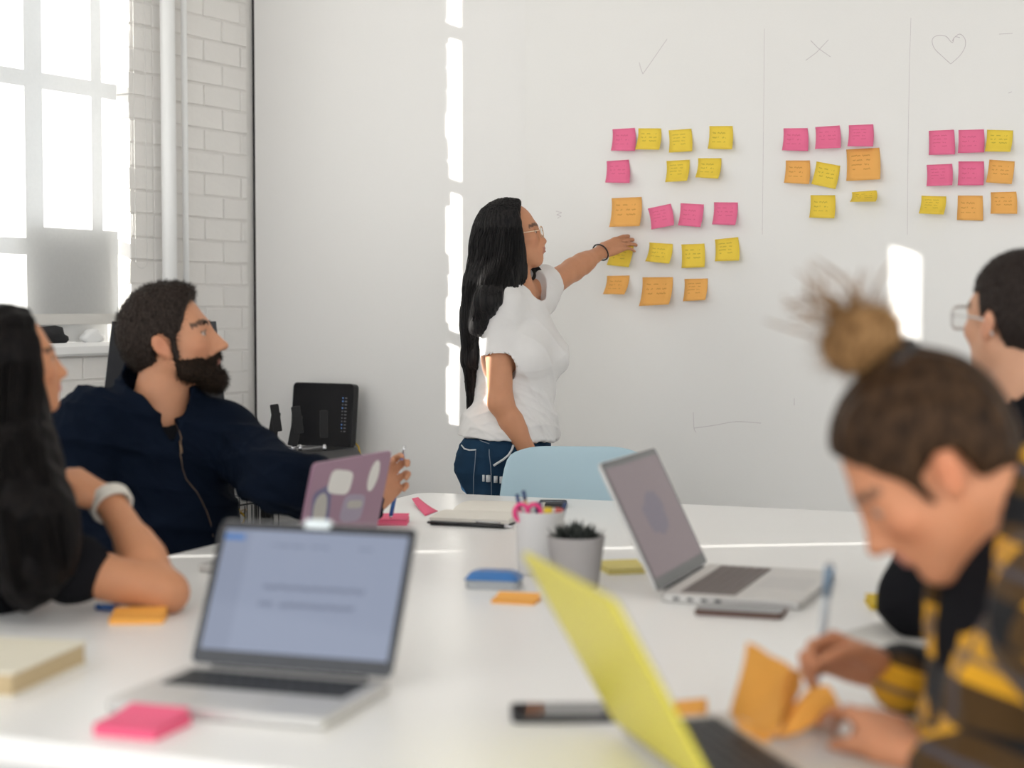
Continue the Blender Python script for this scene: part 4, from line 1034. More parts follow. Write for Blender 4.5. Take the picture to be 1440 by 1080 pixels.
def pix_hit(tree, x, y, lift=0.001):
    d = Vector(ray(x, y)).normalized(); h = tree.ray_cast(Vector(CAM), d)
    if h[0] is None: return None
    return np.array(h[0] - d * lift)

# ---- skin and hair materials
def skin_mat(name):
    m = mat(name, (0.6, 0.36, 0.25), 0.48, var=0.05, scale=60, bump=0.06, bscale=500, sss=0.06, spec=0.28); nb = NB(m)
    a = nb.N.new('ShaderNodeAttribute'); a.attribute_name = 'Col'
    n = nb.noise(nb.N.new('ShaderNodeTexCoord').outputs['Object'], 45, 4)
    mx = nb.N.new('ShaderNodeMix'); mx.data_type = 'RGBA'; mx.blend_type = 'MULTIPLY'; mx.inputs[0].default_value = 1.0
    nb.L.new(a.outputs['Color'], mx.inputs[6]); nb.L.new(nb.mix(n, (0.93, 0.90, 0.88), (1.05, 1.04, 1.03)), mx.inputs[7])
    nb.L.new(mx.outputs[2], base_color_socket(m)); return m
def hair_mat(name, col, col2, sc, rough=0.35, bump=0.6, spec=0.10):
    m = mat(name, col, rough, var=0.1, spec=spec); nb = NB(m)
    t = nb.N.new('ShaderNodeTexCoord'); mp = nb.N.new('ShaderNodeMapping'); mp.inputs['Scale'].default_value = sc; nb.L.new(t.outputs['Object'], mp.inputs['Vector'])
    n = nb.noise(mp.outputs[0], 1.0, 5)
    rmp = nb.m('MULTIPLY', nb.m('SUBTRACT', n, 0.35), 2.6); rmp = nb.m('MINIMUM', nb.m('MAXIMUM', rmp, 0.0), 1.0)
    nb.L.new(nb.mix(rmp, col, col2), base_color_socket(m))
    bp = nb.N.new('ShaderNodeBump'); bp.inputs['Strength'].default_value = bump; bp.inputs['Distance'].default_value = 0.004
    nb.L.new(n, bp.inputs['Height']); nb.L.new(bp.outputs['Normal'], nb.N['Principled BSDF'].inputs['Normal']); return m
M_skin = skin_mat('skin')

class Head:
    """x forward, y left, z up; origin between the ears at eye level; nominal head height 0.24"""
    def __init__(s, o, yawdir, pitch, roll, sc):
        f = nrm(V3(yawdir[0], yawdir[1], 0)); l = np.cross(V3(0, 0, 1), f)
        f2 = f * math.cos(pitch) + V3(0, 0, 1) * math.sin(pitch); u = np.cross(f2, l)
        l2 = l * math.cos(roll) + u * math.sin(roll); u2 = np.cross(f2, l2)
        s.o = np.asarray(o, float); s.f, s.l, s.u, s.s = f2, l2, u2, sc; s.A = np.stack((f2, l2, u2))
    def p(s, x, y, z): return s.o + s.s * (x * s.f + y * s.l + z * s.u)
    def loc(s, Vt): return ((Vt - s.o) @ s.A.T) / s.s
    def ell(s, c, r, rot=None):
        A = s.A if rot is None else rot @ s.A
        return ell(s.p(*c), A, np.array(r) * s.s)
    def cone(s, a, b, ra, rb): return cone(s.p(*a), s.p(*b), ra * s.s, rb * s.s)
    def sculpt(s, v, male=False, nose=0.0, lips=0.0):
        k = s.s
        v.add(s.ell((-0.014, 0, 0.036), (0.096, 0.0755, 0.084)), 0.02 * k)
        v.add(s.ell((0.030, 0, -0.020), (0.060, 0.060, 0.080)), 0.03 * k)
        v.add(s.ell((0.028, 0, -0.062), (0.056, 0.050, 0.048)), 0.03 * k)
        jw = 0.054 if male else 0.047
        for y in (-1, 1):
            v.add(s.cone((0.0, y * jw, -0.050), (0.068, y * 0.014, -0.104), 0.016, 0.016), 0.03 * k)
            v.add(s.ell((0.062, y * 0.040, -0.026), (0.022, 0.022, 0.018)), 0.025 * k)
        v.add(s.ell((0.074, 0, -0.102), (0.018, 0.020, 0.016)), 0.02 * k)
        v.add(s.ell((0.074, 0, 0.018), (0.018, 0.048, 0.014 if male else 0.011)), 0.025 * k)
        for y in (-1, 1):
            v.sub(s.ell((0.100, y * 0.033, -0.002), (0.019, 0.021, 0.012)), 0.012 * k)
            v.add(s.ell((0.0765, y * 0.032, -0.003), (0.0125, 0.0135, 0.0115)), 0.004 * k)
        # nose
        v.add(s.cone((0.078, 0, 0.0), (0.090 + nose * 0.5, 0, -0.036), 0.013, 0.016), 0.012 * k)
        v.add(s.cone((0.090 + nose * 0.5, 0, 0.006), (0.112 + nose, 0, -0.036), 0.0075, 0.0105), 0.012 * k)
        v.add(s.ell((0.1135 + nose, 0, -0.040), (0.0115, 0.0115, 0.0095)), 0.008 * k)
        for y in (-1, 1): v.add(s.ell((0.101 + nose * 0.7, y * 0.0125, -0.044), (0.011, 0.0075, 0.0075)), 0.006 * k)
        # mouth
        v.add(s.ell((0.080 + lips, 0, -0.070), (0.020, 0.028, 0.022)), 0.018 * k)
        v.add(s.ell((0.0985 + lips, 0, -0.0655), (0.0075, 0.019, 0.0048)), 0.005 * k)
        v.add(s.ell((0.0975 + lips, 0, -0.0755), (0.0080, 0.0165, 0.0055)), 0.005 * k)
        v.sub(s.ell((0.106 + lips, 0, -0.0705), (0.006, 0.022, 0.0012)), 0.003 * k)
        v.sub(s.ell((0.105 + lips, 0, -0.0875), (0.012, 0.022, 0.006)), 0.01 * k)
        # ears
        for y in (-1, 1):
            tl = np.array(((0.94, 0.0, 0.34), (0, 1, 0), (-0.34, 0, 0.94))); 
            v.add(s.ell((-0.010, y * 0.077, -0.016), (0.0175, 0.0075, 0.031), tl), 0.006 * k)
            v.add(s.ell((-0.016, y * 0.083, -0.010), (0.016, 0.0045, 0.026), tl), 0.004 * k)
            v.sub(s.ell((-0.005, y * 0.089, -0.016), (0.0085, 0.007, 0.016), tl), 0.005 * k)
        return v
    def paint(s, Vt, base, lip=(0.50, 0.16, 0.14), brow=(0.03, 0.02, 0.018), stubble=None, iris=(0.03, 0.018, 0.01)):
        L = s.loc(Vt); C = np.tile(np.array(base, float), (len(Vt), 1)); x, y, z = L.T
        def blend(w, c): nonlocal C; w = np.clip(w, 0, 1)[:, None]; C = C * (1 - w) + np.array(c) * w
        near = (np.abs(x) < 0.2) & (np.abs(y) < 0.12) & (np.abs(z) < 0.16)
        ck = np.exp(-(((x - 0.07) / 0.03) ** 2 + ((np.abs(y) - 0.045) / 0.025) ** 2 + ((z + 0.035) / 0.025) ** 2)); blend(0.35 * ck * near, np.array(base) * V3(1.08, 0.78, 0.74))
        er = np.exp(-(((x + 0.01) / 0.025) ** 2 + ((np.abs(y) - 0.085) / 0.014) ** 2 + ((z + 0.015) / 0.04) ** 2)); blend(0.45 * er * near, np.array(base) * V3(1.08, 0.72, 0.68))
        lp = (np.abs(z + 0.0705) < 0.0115) & (np.abs(y) < 0.021) & (x > 0.088); blend(0.85 * lp, lip)
        bw_ = (np.abs(z - (0.020 + 0.006 * (1 - ((np.abs(y) - 0.034) / 0.022) ** 2))) < 0.0055) & (np.abs(np.abs(y) - 0.034) < 0.023) & (x > 0.05); blend(0.85 * bw_, brow)
        ey = (((np.abs(y) - 0.033) / 0.0125) ** 2 + ((z + 0.003) / 0.0052) ** 2 < 1) & (x > 0.076); blend(0.8 * ey, (0.50, 0.45, 0.42))
        ir = (((np.abs(y) - 0.033) / 0.0058) ** 2 + ((z + 0.003) / 0.0058) ** 2 < 1) & (x > 0.076); blend(1.0 * ir, iris)
        ls = (np.abs(z - 0.0035) < 0.002) & (np.abs(np.abs(y) - 0.033) < 0.014) & (x > 0.072); blend(0.85 * ls, (0.05, 0.03, 0.025))
        return C
def rotv(v, ax, a): ax = nrm(ax); return v * math.cos(a) + np.cross(ax, v) * math.sin(a) + ax * ax.dot(v) * (1 - math.cos(a))
def hand(v, wr, d, pn, side, curl=(0.5, 0.5, 0.5, 0.5), c2=None, thumb=(0.7, 0.5), sc=1.0, spread=0.10, palm_arch=0.0):
    """d: wrist->knuckles, pn: direction the palm faces, side: +1 thumb on lat = d x pn side"""
    d = nrm(d); pn = nrm(pn - d * np.dot(pn, d)); lat = np.cross(d, pn) * side; k = sc; tips = []
    offs = (0.030, 0.0105, -0.0095, -0.028); kl = (0.088, 0.091, 0.086, 0.076)
    segs = ((0.043, 0.026, 0.020), (0.047, 0.029, 0.021), (0.043, 0.027, 0.020), (0.034, 0.021, 0.018)); rad = (0.0092, 0.0094, 0.0088, 0.0076)
    for i in range(4):
        K = wr + (d * kl[i] + lat * offs[i]) * k
        v.add(cone(wr + lat * offs[i] * 0.55 * k + d * 0.006 * k, K, 0.0155 * k, 0.0105 * k), 0.012 * k)
    v.add(ell(wr + (d * 0.045 + lat * 0.002 + pn * 0.004) * k, np.stack((d, lat, pn)), V3(0.046, 0.036, 0.0145) * k), 0.01 * k)
    v.add(ell(wr + (d * 0.035 + lat * 0.026 + pn * 0.010) * k, np.stack((d, lat, pn)), V3(0.030, 0.015, 0.015) * k), 0.01 * k)
    for i in range(4):
        p = wr + (d * kl[i] + lat * offs[i]) * k; dd = nrm(d + lat * (1.5 - i) * spread * 0.7); ax = np.cross(dd, pn)
        cs = (curl[i], (c2[i] if c2 else curl[i] * 1.1), (c2[i] if c2 else curl[i]) * 0.75); nn = pn
        for j in range(3):
            dd = rotv(dd, ax, cs[j]); q = p + dd * segs[i][j] * k
            v.add(cone(p, q, rad[i] * (1 - 0.08 * j) * k, rad[i] * (1 - 0.08 * (j + 1)) * k), (0.007 if j == 0 else 0.002) * k); p = q
        tips.append(p)
    p = wr + (d * 0.022 + lat * 0.024 + pn * 0.008) * k; dd = nrm(lat * math.sin(thumb[0]) + d * math.cos(thumb[0]) + pn * 0.35); ax = np.cross(dd, pn * 0.6 - lat * 0.6 + d * 0.2)
    for j, (L, r0, r1) in enumerate(((0.042, 0.0145, 0.0115), (0.033, 0.0112, 0.0100), (0.027, 0.0100, 0.0080))):
        if j: dd = rotv(dd, ax, thumb[1] * (1 if j == 1 else 0.8))
        q = p + dd * L * k; v.add(cone(p, q, r0 * k, r1 * k), (0.010 if j == 0 else 0.003) * k); p = q
    tips.append(p); return tips
class Fig:
    """joint positions -> primitives for body and clothes"""
    def __init__(s, J, build=1.0, female=True, waist=1.0):
        s.J = J = {k: np.asarray(q, float) for k, q in J.items()}
        s.up = nrm(J['neck'] - J['pel']); l = J['shL'] - J['shR']; s.left = nrm(l - s.up * l.dot(s.up)); s.fwd = np.cross(s.left, s.up); s.fem = female; b = s.b = build
        A = np.stack((s.fwd, s.left, s.up)); sw = np.linalg.norm(l) / 2; ch = J['chest']; mid = (ch + J['pel']) / 2
        T = s.T = []
        T.append((ell(ch, A, (0.108 * b, max(0.125, sw * 0.86), 0.165)), 0.05))
        T.append((cone(J['shR'] * 0.85 + J['shL'] * 0.15, J['shL'] * 0.85 + J['shR'] * 0.15, 0.058 * b, 0.058 * b), 0.05))
        T.append((ell(mid, A, (0.098 * b * waist, 0.122 * b * waist, 0.16)), 0.06))
        T.append((ell(J['pel'], A, (0.118 * b * waist, 0.158 * b * waist, 0.12)), 0.06))
        for q in ('shR', 'shL'):
            T.append((cone(J['neck'] - s.up * 0.015, J[q] * 0.75 + J['neck'] * 0.25 + s.up * 0.0, 0.050 * b, 0.046 * b), 0.05))
            T.append((sph(J[q], 0.058 * b), 0.045))
        if female:
            for y in (-1, 1): T.append((ell(ch + s.fwd * 0.072 + s.left * y * 0.068 - s.up * 0.025, A, (0.060, 0.062, 0.062)), 0.035))
        s.A = A
    def arm(s, v, q, off=0.0, upto=1.0, k=0.03, loose=0.0, fore=True):
        J, b = s.J, s.b; sh, el, wr = J['sh' + q], J['el' + q], J['wr' + q]
        e = sh + (el - sh) * min(1, upto * 2) if upto < 0.5 else el
        v.add(cone(sh, e, 0.050 * b + loose * 0.4, 0.040 * b + loose), k, off)
        if upto >= 0.5 and fore:
            w = el + (wr - el) * min(1, upto * 2 - 1)
            v.add(cone(el, w, 0.039 * b + loose, 0.027 * b + loose * 0.7), k * 0.7, off); m = el * 0.68 + wr * 0.32
            if upto > 0.6: v.add(cone(m, m + (wr - el) * 0.12, 0.039 * b + loose, 0.034 * b + loose), k * 0.7, off)
        return v
    def leg(s, v, q, off=0.0, foot=True, loose=0.0, upto=1.0):
        J, b = s.J, s.b; hp, kn, an = J['hip' + q], J['kn' + q], J['an' + q]
        v.add(cone(hp, kn, 0.088 * b, 0.058 * b + loose), 0.04, off)
        e = kn + (an - kn) * upto
        v.add(cone(kn, e, 0.055 * b + loose, 0.038 * b + loose), 0.03, off); m = kn * 0.7 + an * 0.3
        v.add(cone(m, m + (an - kn) * 0.15, 0.056 * b + loose, 0.05 * b + loose), 0.03, off)
        if foot: v.add(cone(an + V3(0, 0, -0.02), J['toe' + q], 0.038, 0.026), 0.02, off)
        return v
    def torso(s, v, off=0.0): 
        for p, k in s.T: v.add(p, k, off)
        return v
def fuzz(name, Vt, N, n, ln, r, m, parent, base, gravity=0.0, seed=0, lean=None):
    """short hairs: thin three-sided spikes in one mesh"""
    rs = np.random.RandomState(seed); idx = rs.randint(0, len(Vt), n); P = Vt[idx]; D = N[idx] + rs.normal(0, 0.35, (n, 3)); D[:, 2] -= gravity
    if lean is not None: D += np.asarray(lean)
    D /= np.linalg.norm(D, axis=1)[:, None]; L = ln * rs.uniform(0.5, 1.2, (n, 1)); a = np.cross(D, V3(0.3, 0.2, 0.93)); a /= np.linalg.norm(a, axis=1)[:, None] + 1e-9; b = np.cross(D, a)
    T = P + D * L; R = [P - D * 0.002 + r * (math.cos(t) * a + math.sin(t) * b) for t in (0, 2.094, 4.189)]
    V_ = np.concatenate(R + [T]) - np.asarray(base); i = np.arange(n)
    Fc = np.concatenate([np.stack((i, i + n, i + 3 * n), 1), np.stack((i + n, i + 2 * n, i + 3 * n), 1), np.stack((i + 2 * n, i, i + 3 * n), 1)])
    o = fast_mesh(name, V_, Fc, m, parent); return o
# ================================================================== PEOPLE
def lockstrands(name, paths, r0, r1, m, parent, base, n=4, seg=12):
    mb = MB()
    for P in paths:
        P = [np.asarray(p, float) for p in P]; Q = []
        for i in range(len(P) - 1):
            p0, p1, p2, p3 = [P[max(0, min(len(P) - 1, i + k))] for k in (-1, 0, 1, 2)]
            for u in np.linspace(0, 1, 5, endpoint=False): Q.append(0.5 * (2 * p1 + (p2 - p0) * u + (2 * p0 - 5 * p1 + 4 * p2 - p3) * u * u + (3 * p1 - p0 - 3 * p2 + p3) * u ** 3))
        Q.append(P[-1]); L = len(Q)
        mb.tube([q - np.asarray(base) for q in Q], [r0 + (r1 - r0) * (i / (L - 1)) ** 2 for i in range(L)], n)
    return mb.build(name, m, parent)
def folds(seed, amp, freq, dirv=None, n=5):
    rs = np.random.RandomState(seed); W_ = []
    for i in range(n):
        d = rs.normal(0, 1, 3); 
        if dirv is not None: d = d * 0.5 + np.asarray(dirv) * rs.choice([-1, 1]) * 1.2
        W_.append((nrm(d) * freq * rs.uniform(0.6, 1.6), rs.uniform(0, 6.28), nrm(rs.normal(0, 1, 3)) * freq * 0.35, rs.uniform(0, 6.28)))
    def f(Vt):
        o = np.zeros(len(Vt))
        for a, p, b, q in W_:
            o += (1 - np.abs(np.sin(Vt @ a + p + 0.8 * np.sin(Vt @ b + q)))) ** 2 * np.clip(0.5 + np.sin(Vt @ b * 1.3 + q), 0, 1)
        return o / n * amp * 2.2
    return f
def cloth_mat(name, col, rough=0.85, weave=900, bump=0.25, var=0.05):
    return mat(name, col, rough, var=var, scale=9, bump=bump, bscale=weave, spec=0.05)
M_tee = cloth_mat('white_cotton_jersey', (0.78, 0.76, 0.745)); M_jean = cloth_mat('blue_denim', (0.016, 0.042, 0.082), var=0.55, weave=700, bump=0.5)
M_navy = cloth_mat('navy_corduroy', (0.0045, 0.008, 0.017), var=0.35, weave=500); M_btee = cloth_mat('black_cotton_jersey', (0.010, 0.010, 0.012)); M_dark = cloth_mat('charcoal_trousers', (0.02, 0.02, 0.024))
M_shoe = mat('white_canvas_shoe', (0.6, 0.58, 0.55), 0.7); M_dshoe = mat('black_leather_shoe', (0.02, 0.018, 0.016), 0.4)
H_ = 0.0045
def bounds(J, m=0.28):
    P = np.stack(list(J.values())); return P.min(0) - m, P.max(0) + m

# ------------------------------------------------------------------ standing woman
A = at
J = dict(neck=A(727, 411, 4.765), shR=A(699, 432, 4.65), shL=A(755, 412, 4.86), elR=A(704, 566, 4.61), elL=A(806, 379, 5.01), wrR=A(752, 652, 4.62), wrL=A(846, 354, 5.125),
         chest=A(724, 485, 4.755), pel=A(712, 648, 4.75))
J['pel'][2] = 0.83
hp_l = nrm(V3(0.45, 0.9, 0)); J['hipR'] = J['pel'] - hp_l * 0.08 - V3(0, 0, 0.03); J['hipL'] = J['pel'] + hp_l * 0.08 - V3(0, 0, 0.03)
J['knR'] = J['hipR'] + V3(0.03, -0.02, -0.36); J['knL'] = J['hipL'] + V3(0.05, 0.03, -0.36); J['anR'] = J['knR'] + V3(-0.02, 0, -0.36); J['anL'] = J['knL'] + V3(-0.02, 0.02, -0.36)
J['anR'][2] = J['anL'][2] = 0.09
J['toeR'] = J['anR'] + V3(0.13, -0.05, -0.06); J['toeL'] = J['anL'] + V3(0.13, -0.04, -0.06)
fg = Fig(J, 0.93, True, 0.98)
hd = Head(A(721, 331, 4.765), (1, -0.02), math.radians(9), 0.0, 0.80)
root = empty('person', (J['pel'][0], J['pel'][1], 0), 0, 'standing woman in white t-shirt and jeans pointing at the sticky notes', 'person'); B0 = np.array(root.location)
lo, hi = bounds(J, 0.2); hi[2] = 1.62; lo[2] = 0.0
v = Vox(lo, hi, 0.004)
fg.torso(v, -0.022); fg.arm(v, 'R', -0.003); fg.arm(v, 'L', -0.004)
for q in 'RL': fg.leg(v, q, -0.008)
v.add(cone(J['neck'] - fg.up * 0.02, hd.p(-0.012, 0, -0.07), 0.050, 0.046), 0.03)
hd.sculpt(v, False, -0.006, 0.007)
hand(v, J['wrL'], nrm(A(872, 343, 5.165) - J['wrL']), V3(-0.30, 0.45, -0.85), 1, (0.10, 0.16, 0.2, 0.28), (0.18, 0.22, 0.25, 0.3), (0.75, 0.5), 0.86, 0.05)
hand(v, J['wrR'], nrm(V3(0.35, 0.05, -0.9)), V3(0.2, 0.9, 0.1), 1, (0.25, 0.3, 0.3, 0.35), None, (0.5, 0.3), 0.86, 0.05)
Vt, Fc = v.mesh(2); S_body = bvh(Vt, Fc)
fast_mesh('body', Vt, Fc, M_skin, root, hd.paint(Vt, (0.57, 0.275, 0.155), lip=(0.44, 0.19, 0.15), brow=(0.06, 0.04, 0.035)), None, B0)
# t-shirt
v = Vox(lo, hi, 0.004)
fg.torso(v, 0.007)
v.add(cone(J['chest'] + fg.fwd * 0.02, J['pel'] + fg.fwd * 0.012 + fg.up * 0.03, 0.095, 0.115), 0.05)
v.add(ell(J['pel'] + fg.up * 0.05, fg.A, (0.134, 0.145, 0.12)), 0.05)
def sleeve(v, a, b, ra, rb, off=0.0): v.add(cone(a, b, ra, rb), 0.03, off)
sA, sE = J['shR'], J['elR']; sleeve(v, sA, sA + (sE - sA) * 0.56, 0.058, 0.052)
w_ = Vox(lo, hi, 0.004)      # cut everything past the near hem on the arm only
hemR = sA + (sE - sA) * 0.49; dR = nrm(sE - sA)
v.sub(((lambda X, Y, Z: np.maximum(-((X - hemR[0]) * dR[0] + (Y - hemR[1]) * dR[1] + (Z - hemR[2]) * dR[2]), np.sqrt((X - hemR[0] - dR[0] * .03) ** 2 + (Y - hemR[1] - dR[1] * .03) ** 2 + (Z - hemR[2] - dR[2] * .03) ** 2) - 0.055)), hemR - 0.11, hemR + 0.11), 0.003)
sA, sE = J['shL'], J['elL']; hemL = A(771, 392, 4.90); dL = nrm(sE - sA); sleeve(v, sA, hemL + dL * 0.03, 0.060, 0.056)
v.sub(((lambda X, Y, Z: np.maximum(-((X - hemL[0]) * dL[0] + (Y - hemL[1]) * dL[1] + (Z - hemL[2]) * dL[2]), np.sqrt((X - hemL[0] - dL[0] * .03) ** 2 + (Y - hemL[1] - dL[1] * .03) ** 2 + (Z - hemL[2] - dL[2] * .03) ** 2) - 0.075)), hemL - 0.12, hemL + 0.12), 0.003)
hz = A(700, 616, 4.7); v.isect(half(hz, V3(-0.05, 0.0, -1)), 0.003)
v.sub(cone(J['neck'] + fg.fwd * 0.012 - fg.up * 0.012, J['neck'] + fg.up * 0.14 + fg.fwd * 0.03, 0.066, 0.085), 0.006)
v.sub(ell(A(744, 412, 4.74), fg.A, (0.045, 0.05, 0.038)), 0.01)
Vt, Fc = v.mesh(1); ff = folds(3, 0.010, 34, (0.5, 0, 0.75)); f2 = folds(9, 0.008, 80, (0.2, 0.1, 1.0))
fast_mesh('t_shirt', Vt, Fc, M_tee, root, None, lambda q: ff(q) * np.clip((1.32 - q[:, 2]) / 0.2, 0.25, 1) + f2(q) * np.clip((1.08 - q[:, 2]) / 0.15, 0.12, 1) - 0.003, B0)
# jeans and shoes
v = Vox(V3(lo[0], lo[1], 0), V3(hi[0], hi[1], 1.0), 0.005)
v.add(ell(J['pel'], fg.A, (0.122, 0.15, 0.11)), 0.04); v.add(ell(J['pel'] - fg.fwd * 0.05 - fg.up * 0.05, fg.A, (0.085, 0.14, 0.085)), 0.04)
for q in 'RL': fg.leg(v, q, 0.004, False, 0.004, 0.93)
v.isect(half((0, 0, 0.875), V3(0, 0, 1)), 0.004)
Vt, Fc = v.mesh(1); jn_t = bvh(Vt, Fc); ff2 = folds(21, 0.008, 45, (0, 0, 1)); jn = fast_mesh('jeans', Vt, Fc, M_jean, root, None, ff2, B0)
M_pipe = mat('white_denim_piping', (0.62, 0.64, 0.66), 0.7); M_st = mat('pale_stitching', (0.22, 0.26, 0.32), 0.8)
def on_tree(tree, pts, lift): return [q for q in (pix_hit(tree, x, y, lift) for x, y in pts) if q is not None]
for nm, pts, r, m_ in (('pocket_piping', [(694, 655), (700, 651), (708, 646), (715, 640), (720, 632), (722, 626)], 0.0035, M_pipe), ('pocket_seam', [(649, 626), (653, 631), (660, 633), (669, 632.5)], 0.0022, M_pipe),
                       ('seam_stitch', [(669, 633), (668, 650), (666, 670), (666, 696)], 0.0012, M_st), ('seam_stitch', [(688, 618), (688, 640), (690, 655), (691, 675), (691, 696)], 0.0012, M_st), ('seam_stitch', [(670, 617), (679, 621), (688, 624)], 0.0012, M_st)):
    P = on_tree(jn_t, pts, 0.008)
    if len(P) > 1: MB().tube([p - B0 for p in P], r, 6).build(nm, m_, jn)
for (x0, x1) in ((678, 682), (683, 690), (694, 700), (702, 709), (711, 716)):
    P = on_tree(jn_t, [((x0 + x1) / 2, 668 + (x0 - 678) * 0.1), ((x0 + x1) / 2, 677 + (x0 - 678) * 0.1)], 0.009)
    if len(P) == 2: MB().tube([p - B0 for p in P], (x1 - x0) / 2 / 484, 6).build('loop_tab', M_pipe, jn)
for q in 'RL':
    v = Vox(J['an' + q] - V3(0.2, 0.2, 0.095), J['an' + q] + V3(0.2, 0.2, 0.1), 0.005); a = J['an' + q]; t = J['toe' + q]
    v.add(cone(V3(a[0] - 0.03, a[1], 0.045), V3(t[0] + 0.02, t[1], 0.036), 0.045, 0.036), 0.02); v.add(cone(a, a - V3(0.02, 0, 0.04), 0.045, 0.045), 0.02); v.isect(half((0, 0, 0.001), V3(0, 0, -1)), 0.003)
    Vt, Fc = v.mesh(1); fast_mesh('shoe', Vt, Fc, M_shoe, root, None, None, B0)
# hair: cap, curtain over the ear, long fall down the back
M_bh = hair_mat('long_black_hair', (0.007, 0.007, 0.008), (0.030, 0.027, 0.026), (260, 260, 5), 0.5, 0.45)
v = Vox(V3(A(640, 600, 4.7)[0] - 0.06, 4.42, A(640, 600, 4.7)[2] - 0.08), V3(A(790, 600, 4.7)[0] + 0.05, 5.02, A(640, 270, 4.7)[2] + 0.08), 0.004)
v.add(hd.ell((-0.016, 0, 0.040), (0.113, 0.092, 0.099)), 0.02)
v.add(hd.ell((-0.052, 0, -0.03), (0.088, 0.094, 0.12)), 0.04)
for yq, dY in ((0.055, 0.0), (-0.055, 0.0)):
    v.add(cone(hd.p(-0.015, yq, 0.03), hd.p(-0.03, yq * 1.35, -0.13), 0.052, 0.048), 0.04)
v.add(cone(hd.p(-0.06, 0, -0.06), A(689, 410, 4.74), 0.082, 0.070), 0.05)
v.add(cone(A(708, 378, 4.69), A(712, 404, 4.655), 0.045, 0.024), 0.03); v.add(cone(A(700, 390, 4.68), A(686, 424, 4.585), 0.045, 0.032), 0.03); v.add(cone(A(686, 420, 4.59), A(672, 462, 4.61), 0.034, 0.024), 0.03); v.add(cone(A(716, 395, 4.66), A(722, 412, 4.645), 0.022, 0.008), 0.02)
v.add(cone(A(686, 400, 4.72), A(672, 455, 4.69), 0.066, 0.044), 0.04)
v.add(cone(A(670, 440, 4.69), A(664, 505, 4.69), 0.042, 0.030), 0.03)
v.add(cone(A(665, 500, 4.72), A(662, 582, 4.70), 0.030, 0.009), 0.03)
L_ = hd.p(0.030, 0, 0.05)
fcut = lambda X, Y, Z: (-(((X - hd.o[0]) * hd.f[0] + (Y - hd.o[1]) * hd.f[1] + (Z - hd.o[2]) * hd.f[2]) / hd.s - 0.038 - 0.16 * np.clip((((X - hd.o[0]) * hd.u[0] + (Z - hd.o[2]) * hd.u[2]) / hd.s - 0.075), 0, 1) * 1.5 + 0.05 * np.clip(-((Z - hd.o[2]) / hd.s + 0.05), 0, 1))) * hd.s
v.sub((fcut, *BIGB), 0.006)
Vt, Fc = v.mesh(2); hn = vnormals(Vt, Fc)
grv = lambda q: 0.0016 * np.sin(np.arctan2(q[:, 1] - 4.76, q[:, 0] + 0.03) * 46 + 3 * np.sin(q[:, 2] * 9)) + 0.0009 * np.sin(np.arctan2(q[:, 1] - 4.76, q[:, 0] + 0.03) * 117 + q[:, 2] * 12)
hair = fast_mesh('long_hair', Vt, Fc, M_bh, root, None, grv, B0)
htree = bvh(Vt, Fc); paths = []; rs = np.random.RandomState(5)
for i in range(120):
    u = rs.uniform(0, 1); w = rs.uniform(0, 1)
    xs = [(700 + 34 * u, 284 + 5 * (1 - u)), (668 + 66 * u, 320 + 6 * w), (656 + 78 * u, 360), (652 + 76 * u * (0.95 - 0.1 * w), 400), (651 + 46 * u, 440), (653 + 24 * u, 490), (657 + 14 * u, 535 + 20 * w), (661 + 5 * u, 560 + 24 * w)]
    if u > 0.55: xs = xs[:4] + [(xs[3][0] - 4, 408 + 8 * w)]
    P = [pix_hit(htree, x, y, 0.0015) for x, y in xs]; P = [p for p in P if p is not None]
    if len(P) > 3: paths.append(P)
for k in range(10): paths.append([A(700 - 20 * rs.rand(), 330, 4.70), A(656 - 3 * rs.rand(), 400, 4.72), A(650 - 3 * rs.rand(), 470, 4.72), A(655 + 4 * rs.rand(), 540, 4.72), A(659 + 6 * rs.rand(), 586, 4.72)])
for k in range(46):
    u = rs.rand(); x0 = 700 + 36 * u; y0 = 345 + 30 * rs.rand(); yy = 4.665 + 0.03 * u
    paths.append([A(x0, y0, yy), A(x0 + 1 - 4 * (1 - u), 385, yy - 0.012), A(x0 - 2 - 10 * (1 - u), 404 + 6 * rs.rand(), yy - 0.02 - 0.02 * (1 - u)), A(x0 - 6 - 18 * (1 - u) + 6 * rs.rand(), 412 + 14 * rs.rand() + 8 * (1 - u), yy - 0.025 - 0.05 * (1 - u))])
lockstrands('hair_strands', paths, 0.0014, 0.0005, M_bh, hair, B0, 3)
# locks in front of the far shoulder
paths = [[hd.p(0.02, 0.07, -0.05), A(752 + i, 378, 4.83), A(757 + 1.5 * i, 392, 4.83), A(763 + i, 408 + i, 4.815)] for i in range(0, 8, 2)]
paths += [[hd.p(0.0, 0.06, -0.06), A(747 + i, 376, 4.81), A(752 - i, 390, 4.80), A(742 - 2 * i, 397, 4.77)] for i in range(3)]
lockstrands('hair_lock', paths, 0.005, 0.0012, M_bh, hair, B0, 6)
